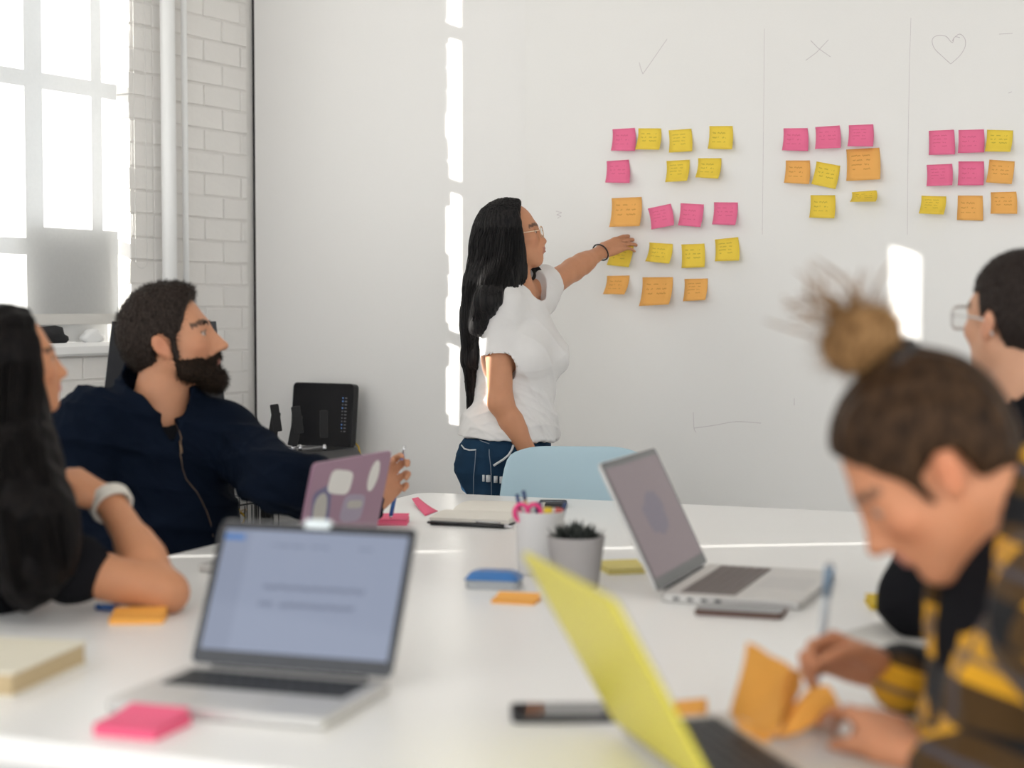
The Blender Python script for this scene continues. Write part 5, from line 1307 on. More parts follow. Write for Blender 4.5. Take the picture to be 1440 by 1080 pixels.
# glasses
M_gold = mat('thin_gold_metal', (0.75, 0.58, 0.42), 0.25, 0.9)
def glasses(hd, root, B0, m, rw=0.024, rh=0.021, r=0.0011, x0=0.106, sq=2.6, zc=-0.006, thick=1.0):
    gl_ = None
    mb = MB(); 
    for y in (-1, 1):
        ring = [hd.p(x0 - 0.010 * (px / rw if y > 0 else -px / rw) * 0.5, y * 0.034 + px, zc + pz) - B0 for px, pz in blob(0, 0, rw, rh, 28, sq)]
        mb.tube(ring, r, 6, closed=True)
    mb.tube([hd.p(x0 + 0.003, y * 0.01, zc + 0.006 + 0.002 * (1 - y * y)) - B0 for y in (-1, -0.5, 0, 0.5, 1)], r, 6)
    fr = mb.build('glasses', m, root)
    for y in (-1, 1): MB().tube([hd.p(x0 - 0.006, y * 0.059, zc + 0.006) - B0, hd.p(x0 - 0.012, y * 0.068, zc + 0.006) - B0, hd.p(0.02, y * 0.079, 0.0) - B0, hd.p(-0.012, y * 0.083, -0.004) - B0, hd.p(-0.028, y * 0.080, -0.03) - B0], r * thick, 6).build('temple', m, fr)
    for y in (-1, 1):
        ring = [hd.p(x0 - 0.010 * (px / rw if y > 0 else -px / rw) * 0.5, y * 0.034 + px, zc + pz) - B0 for px, pz in blob(0, 0, rw, rh, 28, sq)]
        mesh_obj('lens', ring, [tuple(range(28))], gl, fr)
    return fr
glasses(hd, root, B0, M_gold, 0.023, 0.021, 0.0013)
# bracelet
wd_ = nrm(J['wrL'] - J['elL']); wc = J['wrL'] - wd_ * 0.006; u_ = nrm(np.cross(wd_, V3(0, 0, 1))); w2 = np.cross(wd_, u_)
MB().tube([wc + 0.0275 * (math.cos(a) * u_ + math.sin(a) * w2) + wd_ * 0.004 * math.sin(a) - B0 for a in np.linspace(0, 2 * PI, 28, endpoint=False)], 0.0024, 6, closed=True).build('hair_tie_bracelet', M_black, root)

# ------------------------------------------------------------------ seated bearded man
J = dict(neck=A(222, 566, 3.66), shR=A(122, 606, 3.58), shL=A(322, 618, 3.70), elR=A(112, 745, 3.52), elL=A(392, 676, 3.50), wrR=V3(-0.70, 3.40, 0.60), wrL=A(519, 712, 3.70),
         chest=A(226, 690, 3.665), pel=V3(-0.80, 3.72, 0.555))
fwd0 = nrm(V3(0.42, -0.9, 0)); lf0 = V3(0.9, 0.42, 0)
for q, sg in (('R', -1), ('L', 1)):
    J['hip' + q] = J['pel'] + lf0 * 0.09 * sg - V3(0, 0, 0.015); J['kn' + q] = J['hip' + q] + fwd0 * 0.40 + lf0 * 0.05 * sg + V3(0, 0, 0.0)
    J['an' + q] = J['kn' + q] + V3(0, 0.06, -0.42); J['an' + q][2] = 0.10; J['toe' + q] = J['an' + q] + fwd0 * 0.15 - V3(0, 0, 0.06)
fg = Fig(J, 1.08, False, 1.08)
hd = Head(A(240, 477, 3.66), (0.998, 0.04), math.radians(11), 0.0, 0.95)
root = empty('person', (J['pel'][0], J['pel'][1], 0), 0, 'seated bearded man in a navy zip jacket holding a blue pen', 'person'); B0 = np.array(root.location)
lo, hi = bounds(J, 0.2); hi[2] = 1.42; lo[2] = 0.0
v = Vox(lo, hi, 0.0045)
fg.torso(v, -0.03); fg.arm(v, 'R', -0.012); fg.arm(v, 'L', -0.006)
for q in 'RL': fg.leg(v, q, -0.008)
v.add(cone(J['neck'] - fg.up * 0.03, hd.p(-0.022, 0, -0.07), 0.066, 0.060), 0.03)
hd.sculpt(v, True, 0.005, 0.0)
hd_d = nrm(A(556, 668, 3.74) - J['wrL'])
tips = hand(v, J['wrL'], hd_d, V3(0.35, -0.9, 0.1), -1, (0.55, 0.7, 0.85, 0.95), (0.75, 0.85, 0.95, 1.0), (0.45, 0.35), 0.95, 0.06)
hand(v, J['wrR'], nrm(fwd0), V3(0, 0, -1), 1, (0.2, 0.2, 0.25, 0.3), None, (0.6, 0.3), 1.0)
Vt, Fc = v.mesh(2)
fast_mesh('body', Vt, Fc, M_skin, root, hd.paint(Vt, (0.58, 0.285, 0.165), lip=(0.45, 0.18, 0.15), brow=(0.03, 0.022, 0.018)), None, B0)
# undershirt
v = Vox(lo, hi, 0.006); fg.torso(v, -0.006); v.sub(cone(J['neck'] + fg.fwd * 0.03 + fg.up * 0.01, J['neck'] + fg.up * 0.2 + fg.fwd * 0.05, 0.070, 0.10), 0.006); v.isect(half((0, 0, 0.6), V3(0, 0, -1)))
Vt, Fc = v.mesh(1); fast_mesh('undershirt', Vt, Fc, M_btee, root, None, None, B0)
# jacket
v = Vox(lo, hi, 0.005); fg.torso(v, 0.012); fg.arm(v, 'R', 0.016, 0.97, loose=0.008); fg.arm(v, 'L', 0.012, 0.955, loose=0.014)
v.add(ell((J['chest'] + J['pel']) / 2 + fg.fwd * 0.02, fg.A, (0.150, 0.185, 0.18)), 0.05)
v.add(cone(J['neck'] - fg.up * 0.02, J['neck'] + fg.up * 0.03 - fg.fwd * 0.015, 0.098, 0.086), 0.03)
v.sub(cone(J['neck'] + fg.fwd * 0.012 + fg.up * 0.01, J['neck'] + fg.up * 0.25 - fg.fwd * 0.0, 0.074, 0.082), 0.005)
def tf(pt):
    d = pt - J['neck']; return d.dot(fg.left), d.dot(fg.up)
VL = [tf(A(186, 528, 3.58)), tf(A(247, 625, 3.52))]; VR = [tf(A(276, 556, 3.58)), tf(A(251, 625, 3.52))]
def vee(X, Y, Z):
    dx, dy, dz = X - J['neck'][0], Y - J['neck'][1], Z - J['neck'][2]
    f = dx * fg.fwd[0] + dy * fg.fwd[1] + dz * fg.fwd[2]; l = dx * fg.left[0] + dy * fg.left[1] + dz * fg.left[2]; u = dx * fg.up[0] + dy * fg.up[1] + dz * fg.up[2]
    el_ = VL[0][0] + (VL[1][0] - VL[0][0]) * (u - VL[0][1]) / (VL[1][1] - VL[0][1]); er_ = VR[0][0] + (VR[1][0] - VR[0][0]) * (u - VR[0][1]) / (VR[1][1] - VR[0][1])
    return np.maximum(np.maximum(el_ - l, l - er_), 0.02 - f)
v.sub((vee, *BIGB), 0.004)
v.isect(half((0, 0, 0.53), V3(0, 0, -1)))
Vt, Fc = v.mesh(1); ff = folds(14, 0.016, 26, (0.3, 0.2, 0.9)); f2 = folds(15, 0.007, 60, (0.6, 0, 0.7)); Vt = Vt + vnormals(Vt, Fc) * (ff(Vt) + f2(Vt) - 0.004)[:, None]
jt = bvh(Vt, Fc); jk = fast_mesh('jacket', Vt, Fc, M_navy, root, None, None, B0)
M_zip = mat('brass_zip', (0.22, 0.15, 0.10), 0.35, 0.8)
P = on_tree(jt, [(247, 596), (252, 606), (255, 616), (253, 624), (254, 640), (257, 660), (262, 674), (270, 684), (277, 692), (284, 705), (291, 720), (296, 735), (300, 755)], 0.003)
MB().tube([p - B0 for p in P], 0.0010, 6).build('zipper', M_zip, jk)
P = on_tree(jt, [(253, 621), (256, 637)], 0.005); MB().tube([p - B0 for p in P], 0.003, 6).build('zip_pull', M_zip, jk)
# trousers, shoes
v = Vox(V3(lo[0], lo[1], 0), V3(hi[0], hi[1], 0.75), 0.007); v.add(ell(J['pel'], fg.A, (0.13, 0.17, 0.115)), 0.04)
for q in 'RL': fg.leg(v, q, 0.006, False, 0.006, 0.95)
Vt, Fc = v.mesh(1); fast_mesh('trousers', Vt, Fc, M_dark, root, None, folds(31, 0.008, 30), B0)
def shoes(J, root, B0, m):
    for q in 'RL':
        a, t = J['an' + q], J['toe' + q]; v = Vox(np.minimum(a, t) - V3(0.1, 0.1, 0.1), np.maximum(a, t) + 0.1, 0.006); d = nrm((t - a) * V3(1, 1, 0))
        v.add(cone(V3(a[0], a[1], 0.045) - d * 0.03, V3(t[0], t[1], 0.036) + d * 0.02, 0.045, 0.036), 0.02); v.add(cone(a, a - V3(0, 0, 0.04), 0.046, 0.046), 0.02); v.isect(half((0, 0, 0.001), V3(0, 0, -1)), 0.003)
        Vt, Fc = v.mesh(1); fast_mesh('shoe', Vt, Fc, m, root, None, None, B0)
shoes(J, root, B0, M_dshoe)
# short hair and beard
M_mh = hair_mat('short_dark_brown_hair', (0.014, 0.010, 0.008), (0.065, 0.048, 0.040), (300, 300, 120), 0.5, 0.8)
v = Vox(hd.o - 0.19, hd.o + 0.19, 0.004)
v.add(hd.ell((-0.016, 0, 0.038), (0.103, 0.083, 0.091)), 0.02); v.add(hd.ell((0.010, 0, 0.088), (0.078, 0.062, 0.042)), 0.03); v.add(hd.ell((-0.05, 0, 0.0), (0.064, 0.074, 0.075)), 0.03)
def lc(hd):
    def g(X, Y, Z):
        dx, dy, dz = X - hd.o[0], Y - hd.o[1], Z - hd.o[2]
        return [(dx * a[0] + dy * a[1] + dz * a[2]) / hd.s for a in (hd.f, hd.l, hd.u)]
    return g
G = lc(hd)
def cut_face(X, Y, Z):
    x, y, z = G(X, Y, Z)
    line = np.where(z > 0.048, 0.060 + 0.5 * (z - 0.07), np.where(z > 0.0, 0.030 + 0.45 * (z - 0.0) , 0.022))      # hairline x as a function of height
    return -(x - line) * hd.s
v.sub((cut_face, *BIGB), 0.005)
def cut_low(X, Y, Z):      # nape and around the ear
    x, y, z = G(X, Y, Z); low = np.where(x < -0.03, -0.075 + 0.35 * (x + 0.1), 0.004 + 0.0 * x); return (z - low) * hd.s
v.sub((cut_low, *BIGB), 0.005)
for y in (-1, 1): v.add(hd.cone((0.016, y * 0.072, 0.02), (0.018, y * 0.071, -0.045), 0.008, 0.007), 0.008)
for y in (-1, 1): v.sub(hd.ell((-0.010, y * 0.09, -0.014), (0.025, 0.03, 0.034)), 0.004)
Vt, Fc = v.mesh(1); N_ = vnormals(Vt, Fc); rough_ = lambda q: 0.0022 * np.sin(q[:, 0] * 420 + 3 * np.sin(q[:, 2] * 170)) * np.sin(q[:, 2] * 390 + 2 * np.sin(q[:, 0] * 200))
hr = fast_mesh('short_hair', Vt, Fc, M_mh, root, None, rough_, B0); fuzz('hair_fuzz', Vt, N_, 5200, 0.010, 0.0007, M_mh, hr, B0, 0.1, 1)
M_be = hair_mat('dark_brown_beard', (0.012, 0.008, 0.006), (0.045, 0.028, 0.018), (320, 320, 160), 0.6, 0.9)
v = Vox(hd.o - 0.19, hd.o + 0.19, 0.004)
for y in (-1, 1):
    v.add(hd.cone((0.006, y * 0.060, -0.040), (0.030, y * 0.052, -0.082), 0.014, 0.018), 0.015); v.add(hd.cone((0.030, y * 0.050, -0.080), (0.080, y * 0.014, -0.112), 0.020, 0.024), 0.02)
    v.add(hd.cone((0.100, y * 0.004, -0.056), (0.090, y * 0.028, -0.072), 0.0085, 0.007), 0.006); v.add(hd.cone((0.088, y * 0.030, -0.068), (0.078, y * 0.026, -0.100), 0.009, 0.014), 0.012); v.add(hd.cone((0.055, y * 0.045, -0.065), (0.07, y * 0.035, -0.09), 0.016, 0.016), 0.02)
v.add(hd.ell((0.080, 0, -0.116), (0.028, 0.030, 0.024)), 0.02)
v.sub(hd.ell((0.105, 0, -0.0745), (0.020, 0.017, 0.0065)), 0.004)
Vt, Fc = v.mesh(1); N_ = vnormals(Vt, Fc); br = fast_mesh('beard', Vt, Fc, M_be, root, None, rough_, B0); fuzz('beard_fuzz', Vt, N_, 4200, 0.011, 0.0006, M_be, br, B0, 0.5, 2)
for y in (-1, 1): MB().tube([hd.p(0.094 - abs(i) * 0.001, y * (0.014 + 0.009 * i), 0.021 + 0.004 * math.sin(i)) - B0 for i in range(5)], [0.0025, 0.0034, 0.0034, 0.003, 0.0015], 6).build('eyebrow', M_be, root)
# pen in his hand
ptip = on(549, 729, TZ + 0.0155); ptop = A(569, 627, 3.80)
pen('held_pen', ptip, ptop, 0.0048, [('grip', 0.04, 0.42, 1, 1, M_blu), ('barrel', 0.42, 0.72, 0.95, 0.95, M_wht), ('cap', 0.72, 0.88, 1, 1, M_blu), ('tip', 0.0, 0.04, 0.3, 1, M_sil), ('push_button', 0.88, 1, 0.6, 0.6, M_sil)], 'blue and white ballpoint pen held upright by the bearded man')
# office chair behind him
oc_p = J['pel'] - fg.fwd * 0.0; cf = nrm(V3(0.16, -0.98, 0)); rzc = math.atan2(-cf[1], -cf[0])
och = empty('office_chair', (J['pel'][0] - fwd0[0] * 0.02, J['pel'][1] - fwd0[1] * 0.02, 0), rzc - PI / 2, 'black high-backed office chair under the bearded man', 'chair')
M_och = mat('black_chair_leather', (0.012, 0.013, 0.017), 0.42, var=0.2); M_och2 = mat('blue_black_chair_edge', (0.02, 0.035, 0.07), 0.4)
# local: sitter faces -y
MB().slab((0, 0.0, 0.405), (0.48, 0.46, 0.07), 0.06, 0.02).build('seat', M_och, och)
V = []; Fc = []; nu, nv = 8, 10
for sd in (0, 1):
    for j in range(nv + 1):
        z = 0.48 + 0.735 * j / nv; y = 0.235 + 0.07 * (j / nv) - 0.03 * math.sin(PI * j / nv)
        for i in range(nu + 1):
            u = 2 * i / nu - 1; hw = 0.20 - 0.075 * (j / nv); V.append((u * hw, y - 0.03 * u * u * 0.6 + (0.045 if sd else 0), z))
n1 = (nu + 1) * (nv + 1)
for j in range(nv):
    for i in range(nu): q = j * (nu + 1) + i; Fc += [(q, q + 1, q + nu + 2, q + nu + 1), (n1 + q, n1 + q + nu + 1, n1 + q + nu + 2, n1 + q + 1)]
rim = list(range(nu + 1)) + [j * (nu + 1) + nu for j in range(1, nv + 1)] + [nv * (nu + 1) + i for i in range(nu - 1, -1, -1)] + [j * (nu + 1) for j in range(nv - 1, 0, -1)]
for a_, b_ in zip(rim, rim[1:] + rim[:1]): Fc.append((a_, n1 + a_, n1 + b_, b_))
mesh_obj('backrest', V, Fc, M_och, och)
MB().box((0, 0.26, 0.43), (0.06, 0.03, 0.18), 0.005).build('back_bracket', M_black, och)
MB().lathe([(0.03, 0.09), (0.03, 0.25), (0.02, 0.25), (0.02, 0.37)], n=16).build('gas_lift', M_sil, och)
for k in range(5):
    a = k * 2 * PI / 5; MB().tube([(0, 0, 0.085), (0.28 * math.cos(a), 0.28 * math.sin(a), 0.06)], [0.026, 0.014], 8).build('base_arm', M_black, och); MB().lathe([(0.0, 0.0), (0.018, 0.004), (0.024, 0.027), (0.018, 0.05), (0, 0.054)], n=12, cap=False).build('castor', M_black, och, (0.28 * math.cos(a), 0.28 * math.sin(a), 0))
# ------------------------------------------------------------------ seated woman with long black hair, chin on hand
J = dict(neck=A(-2, 648, 2.80), shR=A(-22, 768, 2.67), shL=A(20, 665, 2.97), elR=on(230, 832, TZ + 0.036), elL=V3(-0.80, 3.02, 0.74), wrR=A(152, 702, 2.87), wrL=V3(-0.62, 3.0, 0.765),
         chest=V3(-0.96, 2.80, 0.81), pel=V3(-1.10, 2.74, 0.555))
J['elL'] = V3(-0.93, 3.06, 0.78); J['wrL'] = V3(-0.76, 2.98, 0.785)
fwd0 = nrm(V3(0.93, 0.25, 0)); lf0 = np.cross(V3(0, 0, 1), fwd0)
def seat_legs(J, fwd0, lf0, kx=0.40):
    for q, sg in (('R', -1), ('L', 1)):
        J['hip' + q] = J['pel'] + lf0 * 0.085 * sg - V3(0, 0, 0.015); J['kn' + q] = J['hip' + q] + fwd0 * kx + lf0 * 0.03 * sg
        J['an' + q] = J['kn' + q] + fwd0 * 0.03; J['an' + q][2] = 0.10; J['toe' + q] = J['an' + q] + fwd0 * 0.14 - V3(0, 0, 0.06)
seat_legs(J, fwd0, lf0)
fg = Fig(J, 0.94, True, 0.95)
hd = Head(A(17, 510, 2.84), (0.86, 0.50), math.radians(6), 0.0, 0.76)
root = empty('person', (J['pel'][0], J['pel'][1], 0), 0, 'seated woman in black with long black hair, chin on her hand', 'person'); B0 = np.array(root.location)
lo, hi = bounds(J, 0.2); hi[2] = 1.34; lo[2] = 0.0
v = Vox(lo, hi, 0.005)
fg.torso(v, -0.012); fg.arm(v, 'L', -0.004)
for q in 'RL': fg.leg(v, q, -0.008)
sh, el, wr = J['shR'], J['elR'], J['wrR']
v.add(cone(sh, el, 0.046, 0.036), 0.02); v.add(cone(el, wr, 0.036, 0.026), 0.012); m_ = el * 0.65 + wr * 0.35; v.add(cone(m_, m_ * 0.8 + wr * 0.2, 0.037, 0.032), 0.02); v.add(sph(el + V3(0.010, 0, -0.002), 0.033), 0.012)
v.add(cone(J['neck'] - fg.up * 0.02, hd.p(-0.015, 0, -0.07), 0.050, 0.047), 0.03)
hd.sculpt(v)
hand(v, J['wrR'], nrm(A(118, 655, 2.86) - J['wrR'] + V3(-0.05, 0, 0)), V3(-0.5, 0.25, -0.8), 1, (0.75, 0.8, 0.85, 0.9), (0.5, 0.5, 0.55, 0.6), (0.5, 0.4), 0.92, 0.04)
hand(v, J['wrL'], nrm(V3(0.9, -0.3, -0.02)), V3(0, 0, -1), -1, (0.12, 0.12, 0.15, 0.2), None, (0.5, 0.2), 0.88)
Vt, Fc = v.mesh(2)
fast_mesh('body', Vt, Fc, M_skin, root, hd.paint(Vt, (0.57, 0.265, 0.14)), None, B0)
v = Vox(lo, hi, 0.006); fg.torso(v, 0.006)
v.add(cone(sh, sh + (el - sh) * 0.50, 0.060, 0.056), 0.03); sA, sE = J['shL'], J['elL']; v.add(cone(sA, sA + (sE - sA) * 0.6, 0.060, 0.052), 0.03)
v.sub(cone(J['neck'] + fg.fwd * 0.015, J['neck'] + fg.up * 0.2 + fg.fwd * 0.04, 0.066, 0.09), 0.006); v.isect(half((0, 0, 0.52), V3(0, 0, -1)))
Vt, Fc = v.mesh(1); fast_mesh('t_shirt', Vt, Fc, M_btee, root, None, folds(41, 0.008, 36), B0)
v = Vox(V3(lo[0], lo[1], 0), V3(hi[0], hi[1], 0.75), 0.008); v.add(ell(J['pel'], fg.A, (0.12, 0.155, 0.11)), 0.04)
for q in 'RL': fg.leg(v, q, 0.005, False, 0.004, 0.95)
Vt, Fc = v.mesh(1); fast_mesh('trousers', Vt, Fc, M_dark, root, None, None, B0); shoes(J, root, B0, M_dshoe)
M_lh = hair_mat('long_black_brown_hair', (0.004, 0.004, 0.0045), (0.014, 0.011, 0.010), (200, 200, 6), 0.5, 0.5, 0.05)
v = Vox(hd.o - V3(0.30, 0.42, 0.50), hd.o + V3(0.22, 0.3, 0.2), 0.005)
v.add(hd.ell((-0.018, 0, 0.040), (0.112, 0.092, 0.098)), 0.02); v.add(hd.ell((-0.06, 0, -0.04), (0.09, 0.098, 0.13)), 0.04)
for yq in (-0.06, 0.06): v.add(cone(hd.p(-0.01, yq, 0.02), hd.p(-0.02, yq * 1.4, -0.15), 0.05, 0.048), 0.04)
hA = [(hd.p(-0.05, -0.02, -0.08), 0.085), (A(8, 660, 2.70), 0.085), (A(40, 735, 2.62), 0.070), (A(46, 790, 2.60), 0.056), (A(38, 832, 2.60), 0.03)]
for (a_, ra), (b_, rb) in zip(hA[:-1], hA[1:]): v.add(cone(a_, b_, ra, rb), 0.04)
v.add(cone(A(45, 690, 2.64), A(88, 765, 2.60), 0.045, 0.024), 0.03)
v.sub(((lambda X, Y, Z: -(((X - hd.o[0]) * hd.f[0] + (Y - hd.o[1]) * hd.f[1] + (Z - hd.o[2]) * hd.f[2]) / hd.s - 0.045 - 0.15 * np.clip((Z - hd.o[2]) / hd.s - 0.08, 0, 1) * 1.5 - 0.5 * np.clip(-((Z - hd.o[2]) / hd.s + 0.16), 0, 1)) * hd.s), *BIGB), 0.006)
Vt, Fc = v.mesh(2)
hr = fast_mesh('long_hair', Vt, Fc, M_lh, root, None, lambda q: 0.0025 * np.sin(q[:, 0] * 130 + 4 * np.sin(q[:, 2] * 8)) * np.sin(q[:, 1] * 110 + 2 * q[:, 2]), B0)
ht = bvh(Vt, Fc); paths = []; rs = np.random.RandomState(8)
for i in range(70):
    u = rs.uniform(0, 1); xs = [(5 + 45 * u, 455), (-10 + 75 * u, 520), (-15 + 75 * u, 590), (-10 + 75 * u, 660), (0 + 90 * u, 730), (10 + 85 * u, 790 - 20 * u), (20 + 75 * u, 835 - 50 * u * rs.rand())]
    P = [p for p in (pix_hit(ht, x, y, 0.002) for x, y in xs) if p is not None]
    if len(P) > 3: paths.append(P)
lockstrands('hair_strands', paths, 0.002, 0.0008, M_lh, hr, B0, 3)
# watch
d_ = nrm(J['wrR'] - J['elR']); wc = J['wrR'] - d_ * 0.012; u_ = nrm(np.cross(d_, V3(0, 1, 0))); w2 = np.cross(d_, u_)
mb = MB()
for k in (-0.009, -0.003, 0.003, 0.009): mb.tube([wc + d_ * k + 0.034 * (math.cos(a) * u_ + math.sin(a) * w2) - B0 for a in np.linspace(0, 2 * PI, 30, endpoint=False)], 0.0042, 6, closed=True)
wt = mb.build('watch_strap', mat('pale_watch_strap', (0.66, 0.62, 0.55), 0.4), root)
mc = frame_matrix(wc - w2 * 0.037 - B0, d_, u_, -w2); MB().slab((0, 0, 0), (0.026, 0.026, 0.008), 0.009, 0.002, mc).build('watch_case', mat('white_watch_case', (0.75, 0.74, 0.72), 0.3), wt)
shell_chair((J['pel'][0], J['pel'][1]), math.atan2(fwd0[1], fwd0[0]) + PI / 2, 'pale blue shell chair under the woman resting her chin')

# ------------------------------------------------------------------ man at the right with cropped hair and glasses
J = dict(neck=A(1444, 582, 2.78), shL=A(1372, 660, 2.76), shR=A(1570, 640, 2.98), elL=on(1292, 840, TZ + 0.068), elR=V3(1.22, 3.06, 0.76), wrL=V3(0.82, 2.98, 0.785), wrR=V3(0.95, 3.18, 0.785),
         chest=V3(1.02, 2.82, 0.84), pel=V3(1.16, 2.78, 0.555))
fwd0 = nrm(V3(-0.80, 0.6, 0)); lf0 = np.cross(V3(0, 0, 1), fwd0); seat_legs(J, fwd0, lf0)
fg = Fig(J, 1.05, False, 1.0)
hd = Head(A(1430, 447, 2.83), (-0.42, 0.91), math.radians(2), 0.0, 0.94)
root = empty('person', (J['pel'][0], J['pel'][1], 0), 0, 'seated man in black with cropped hair and glasses facing the wall', 'person'); B0 = np.array(root.location)
lo, hi = bounds(J, 0.2); hi[2] = 1.42; lo[2] = 0.0
v = Vox(lo, hi, 0.005)
fg.torso(v, -0.014); fg.arm(v, 'R', -0.006); fg.arm(v, 'L', -0.006)
for q in 'RL': fg.leg(v, q, -0.008)
v.add(cone(J['neck'] - fg.up * 0.03, hd.p(-0.025, 0, -0.06), 0.060, 0.056), 0.03)
hd.sculpt(v, True)
hand(v, J['wrL'], nrm(V3(0.1, 0.98, 0.0)), V3(0, 0, -1), -1, (0.3, 0.35, 0.4, 0.45), None, (0.5, 0.3), 0.98); hand(v, J['wrR'], nrm(V3(-0.9, 0.2, 0.0)), V3(0, 0, -1), 1, (0.3, 0.35, 0.4, 0.45), None, (0.5, 0.3), 0.98)
Vt, Fc = v.mesh(2); fast_mesh('body', Vt, Fc, M_skin, root, hd.paint(Vt, (0.60, 0.33, 0.21)), None, B0)
v = Vox(lo, hi, 0.006); fg.torso(v, 0.008); fg.arm(v, 'R', 0.010, 0.96, loose=0.006); fg.arm(v, 'L', 0.010, 0.96, loose=0.006)
v.add(cone(J['neck'] - fg.up * 0.01, J['neck'] + fg.up * 0.02, 0.078, 0.070), 0.02)
v.sub(cone(J['neck'] + fg.up * 0.035, J['neck'] + fg.up * 0.2, 0.062, 0.07), 0.005); v.isect(half((0, 0, 0.52), V3(0, 0, -1)))
Vt, Fc = v.mesh(1); fast_mesh('sweater', Vt, Fc, M_btee, root, None, folds(51, 0.010, 30), B0)
v = Vox(V3(lo[0], lo[1], 0), V3(hi[0], hi[1], 0.75), 0.008); v.add(ell(J['pel'], fg.A, (0.13, 0.165, 0.115)), 0.04)
for q in 'RL': fg.leg(v, q, 0.005, False, 0.005, 0.95)
Vt, Fc = v.mesh(1); fast_mesh('trousers', Vt, Fc, M_dark, root, None, None, B0); shoes(J, root, B0, M_dshoe)
M_rh = hair_mat('cropped_dark_hair', (0.018, 0.013, 0.011), (0.05, 0.038, 0.034), (300, 300, 200), 0.6, 0.7)
v = Vox(hd.o - 0.19, hd.o + 0.19, 0.004); v.add(hd.ell((-0.015, 0, 0.038), (0.1005, 0.080, 0.0885)), 0.02); v.add(hd.ell((-0.045, 0, 0.0), (0.066, 0.072, 0.075)), 0.03)
G2 = lc(hd)
def cutf(X, Y, Z): x, y, z = G2(X, Y, Z); return -(x - np.where(z > 0.045, 0.058 + 0.4 * (z - 0.06), 0.022)) * hd.s
def cutl(X, Y, Z): x, y, z = G2(X, Y, Z); return (z - np.where(x < -0.03, -0.085 + 0.3 * (x + 0.1), -0.004 + 0 * x)) * hd.s
v.sub((cutf, *BIGB), 0.005); v.sub((cutl, *BIGB), 0.006)
for y in (-1, 1): v.sub(hd.ell((-0.010, y * 0.09, -0.014), (0.024, 0.03, 0.033)), 0.004)
Vt, Fc = v.mesh(1); N_ = vnormals(Vt, Fc); hr = fast_mesh('cropped_hair', Vt, Fc, M_rh, root, None, rough_, B0); fuzz('hair_fuzz', Vt, N_, 3000, 0.006, 0.0007, M_rh, hr, B0, 0.1, 3)
glasses(hd, root, B0, mat('clear_acrylic_frame', (0.62, 0.60, 0.58), 0.25, var=0.03), 0.027, 0.021, 0.0026, 0.112, 4.0, -0.004, 0.8)
shell_chair((J['pel'][0], J['pel'][1]), math.atan2(fwd0[1], fwd0[0]) + PI / 2, 'pale blue shell chair under the man in black with glasses')

# ------------------------------------------------------------------ woman with a hair bun, writing
J = dict(neck=V3(0.545, 1.80, 0.985), shL=V3(0.565, 1.635, 0.935), shR=V3(0.575, 1.945, 0.93), elL=V3(0.62, 1.56, 0.735), elR=V3(0.66, 2.04, 0.74), wrL=A(1278, 1062, 1.745), wrR=A(1243, 946, 2.03),
         chest=V3(0.59, 1.785, 0.82), pel=V3(0.77, 1.79, 0.555))
fwd0 = nrm(V3(-0.97, 0.22, 0)); lf0 = np.cross(V3(0, 0, 1), fwd0); seat_legs(J, fwd0, lf0)
fg = Fig(J, 0.94, True, 0.95)
hd = Head(A(1302, 652, 1.79), (-0.98, 0.12), math.radians(-42), 0.0, 0.90)
root = empty('person', (J['pel'][0], J['pel'][1], 0), 0, 'seated woman with a high bun and yellow plaid shirt, writing', 'person'); B0 = np.array(root.location)
lo, hi = bounds(J, 0.2); hi[2] = 1.32; lo[2] = 0.0
v = Vox(lo, hi, 0.005)
fg.torso(v, -0.014); fg.arm(v, 'R', -0.004); fg.arm(v, 'L', -0.004)
for q in 'RL': fg.leg(v, q, -0.008)
v.add(cone(J['neck'] - fg.up * 0.03, hd.p(-0.030, 0, -0.055), 0.055, 0.053), 0.03)
hd.sculpt(v)
dR_ = nrm(A(1178, 922, 2.03) - J['wrR']); dL_ = nrm(A(1225, 1000, 1.83) - J['wrL'])
hand(v, J['wrR'], dR_, V3(0.1, -0.75, -0.65), -1 if np.cross(dR_, V3(0.1, -0.75, -0.65))[2] < 0 else 1, (0.75, 0.85, 0.95, 1.0), (0.8, 0.9, 1.0, 1.0), (0.5, 0.4), 0.90, 0.05)
hand(v, J['wrL'], dL_, V3(-0.2, 0.35, -0.9), 1, (0.35, 0.4, 0.5, 0.6), (0.45, 0.5, 0.55, 0.6), (0.5, 0.4), 0.90, 0.06)
Vt, Fc = v.mesh(2); fast_mesh('body', Vt, Fc, M_skin, root, hd.paint(Vt, (0.60, 0.27, 0.145), lip=(0.5, 0.2, 0.18), brow=(0.12, 0.07, 0.045)), None, B0)
# black tee
v = Vox(lo, hi, 0.006); fg.torso(v, 0.002); v.add(cone(J['neck'] - fg.up * 0.01, J['neck'] + fg.up * 0.025, 0.070, 0.062), 0.02); v.sub(cone(J['neck'] + fg.up * 0.045, J['neck'] + fg.up * 0.2 + fg.fwd * 0.05, 0.058, 0.07), 0.005); v.isect(half((0, 0, 0.56), V3(0, 0, -1)))
Vt, Fc = v.mesh(1); fast_mesh('t_shirt', Vt, Fc, M_btee, root, None, None, B0)
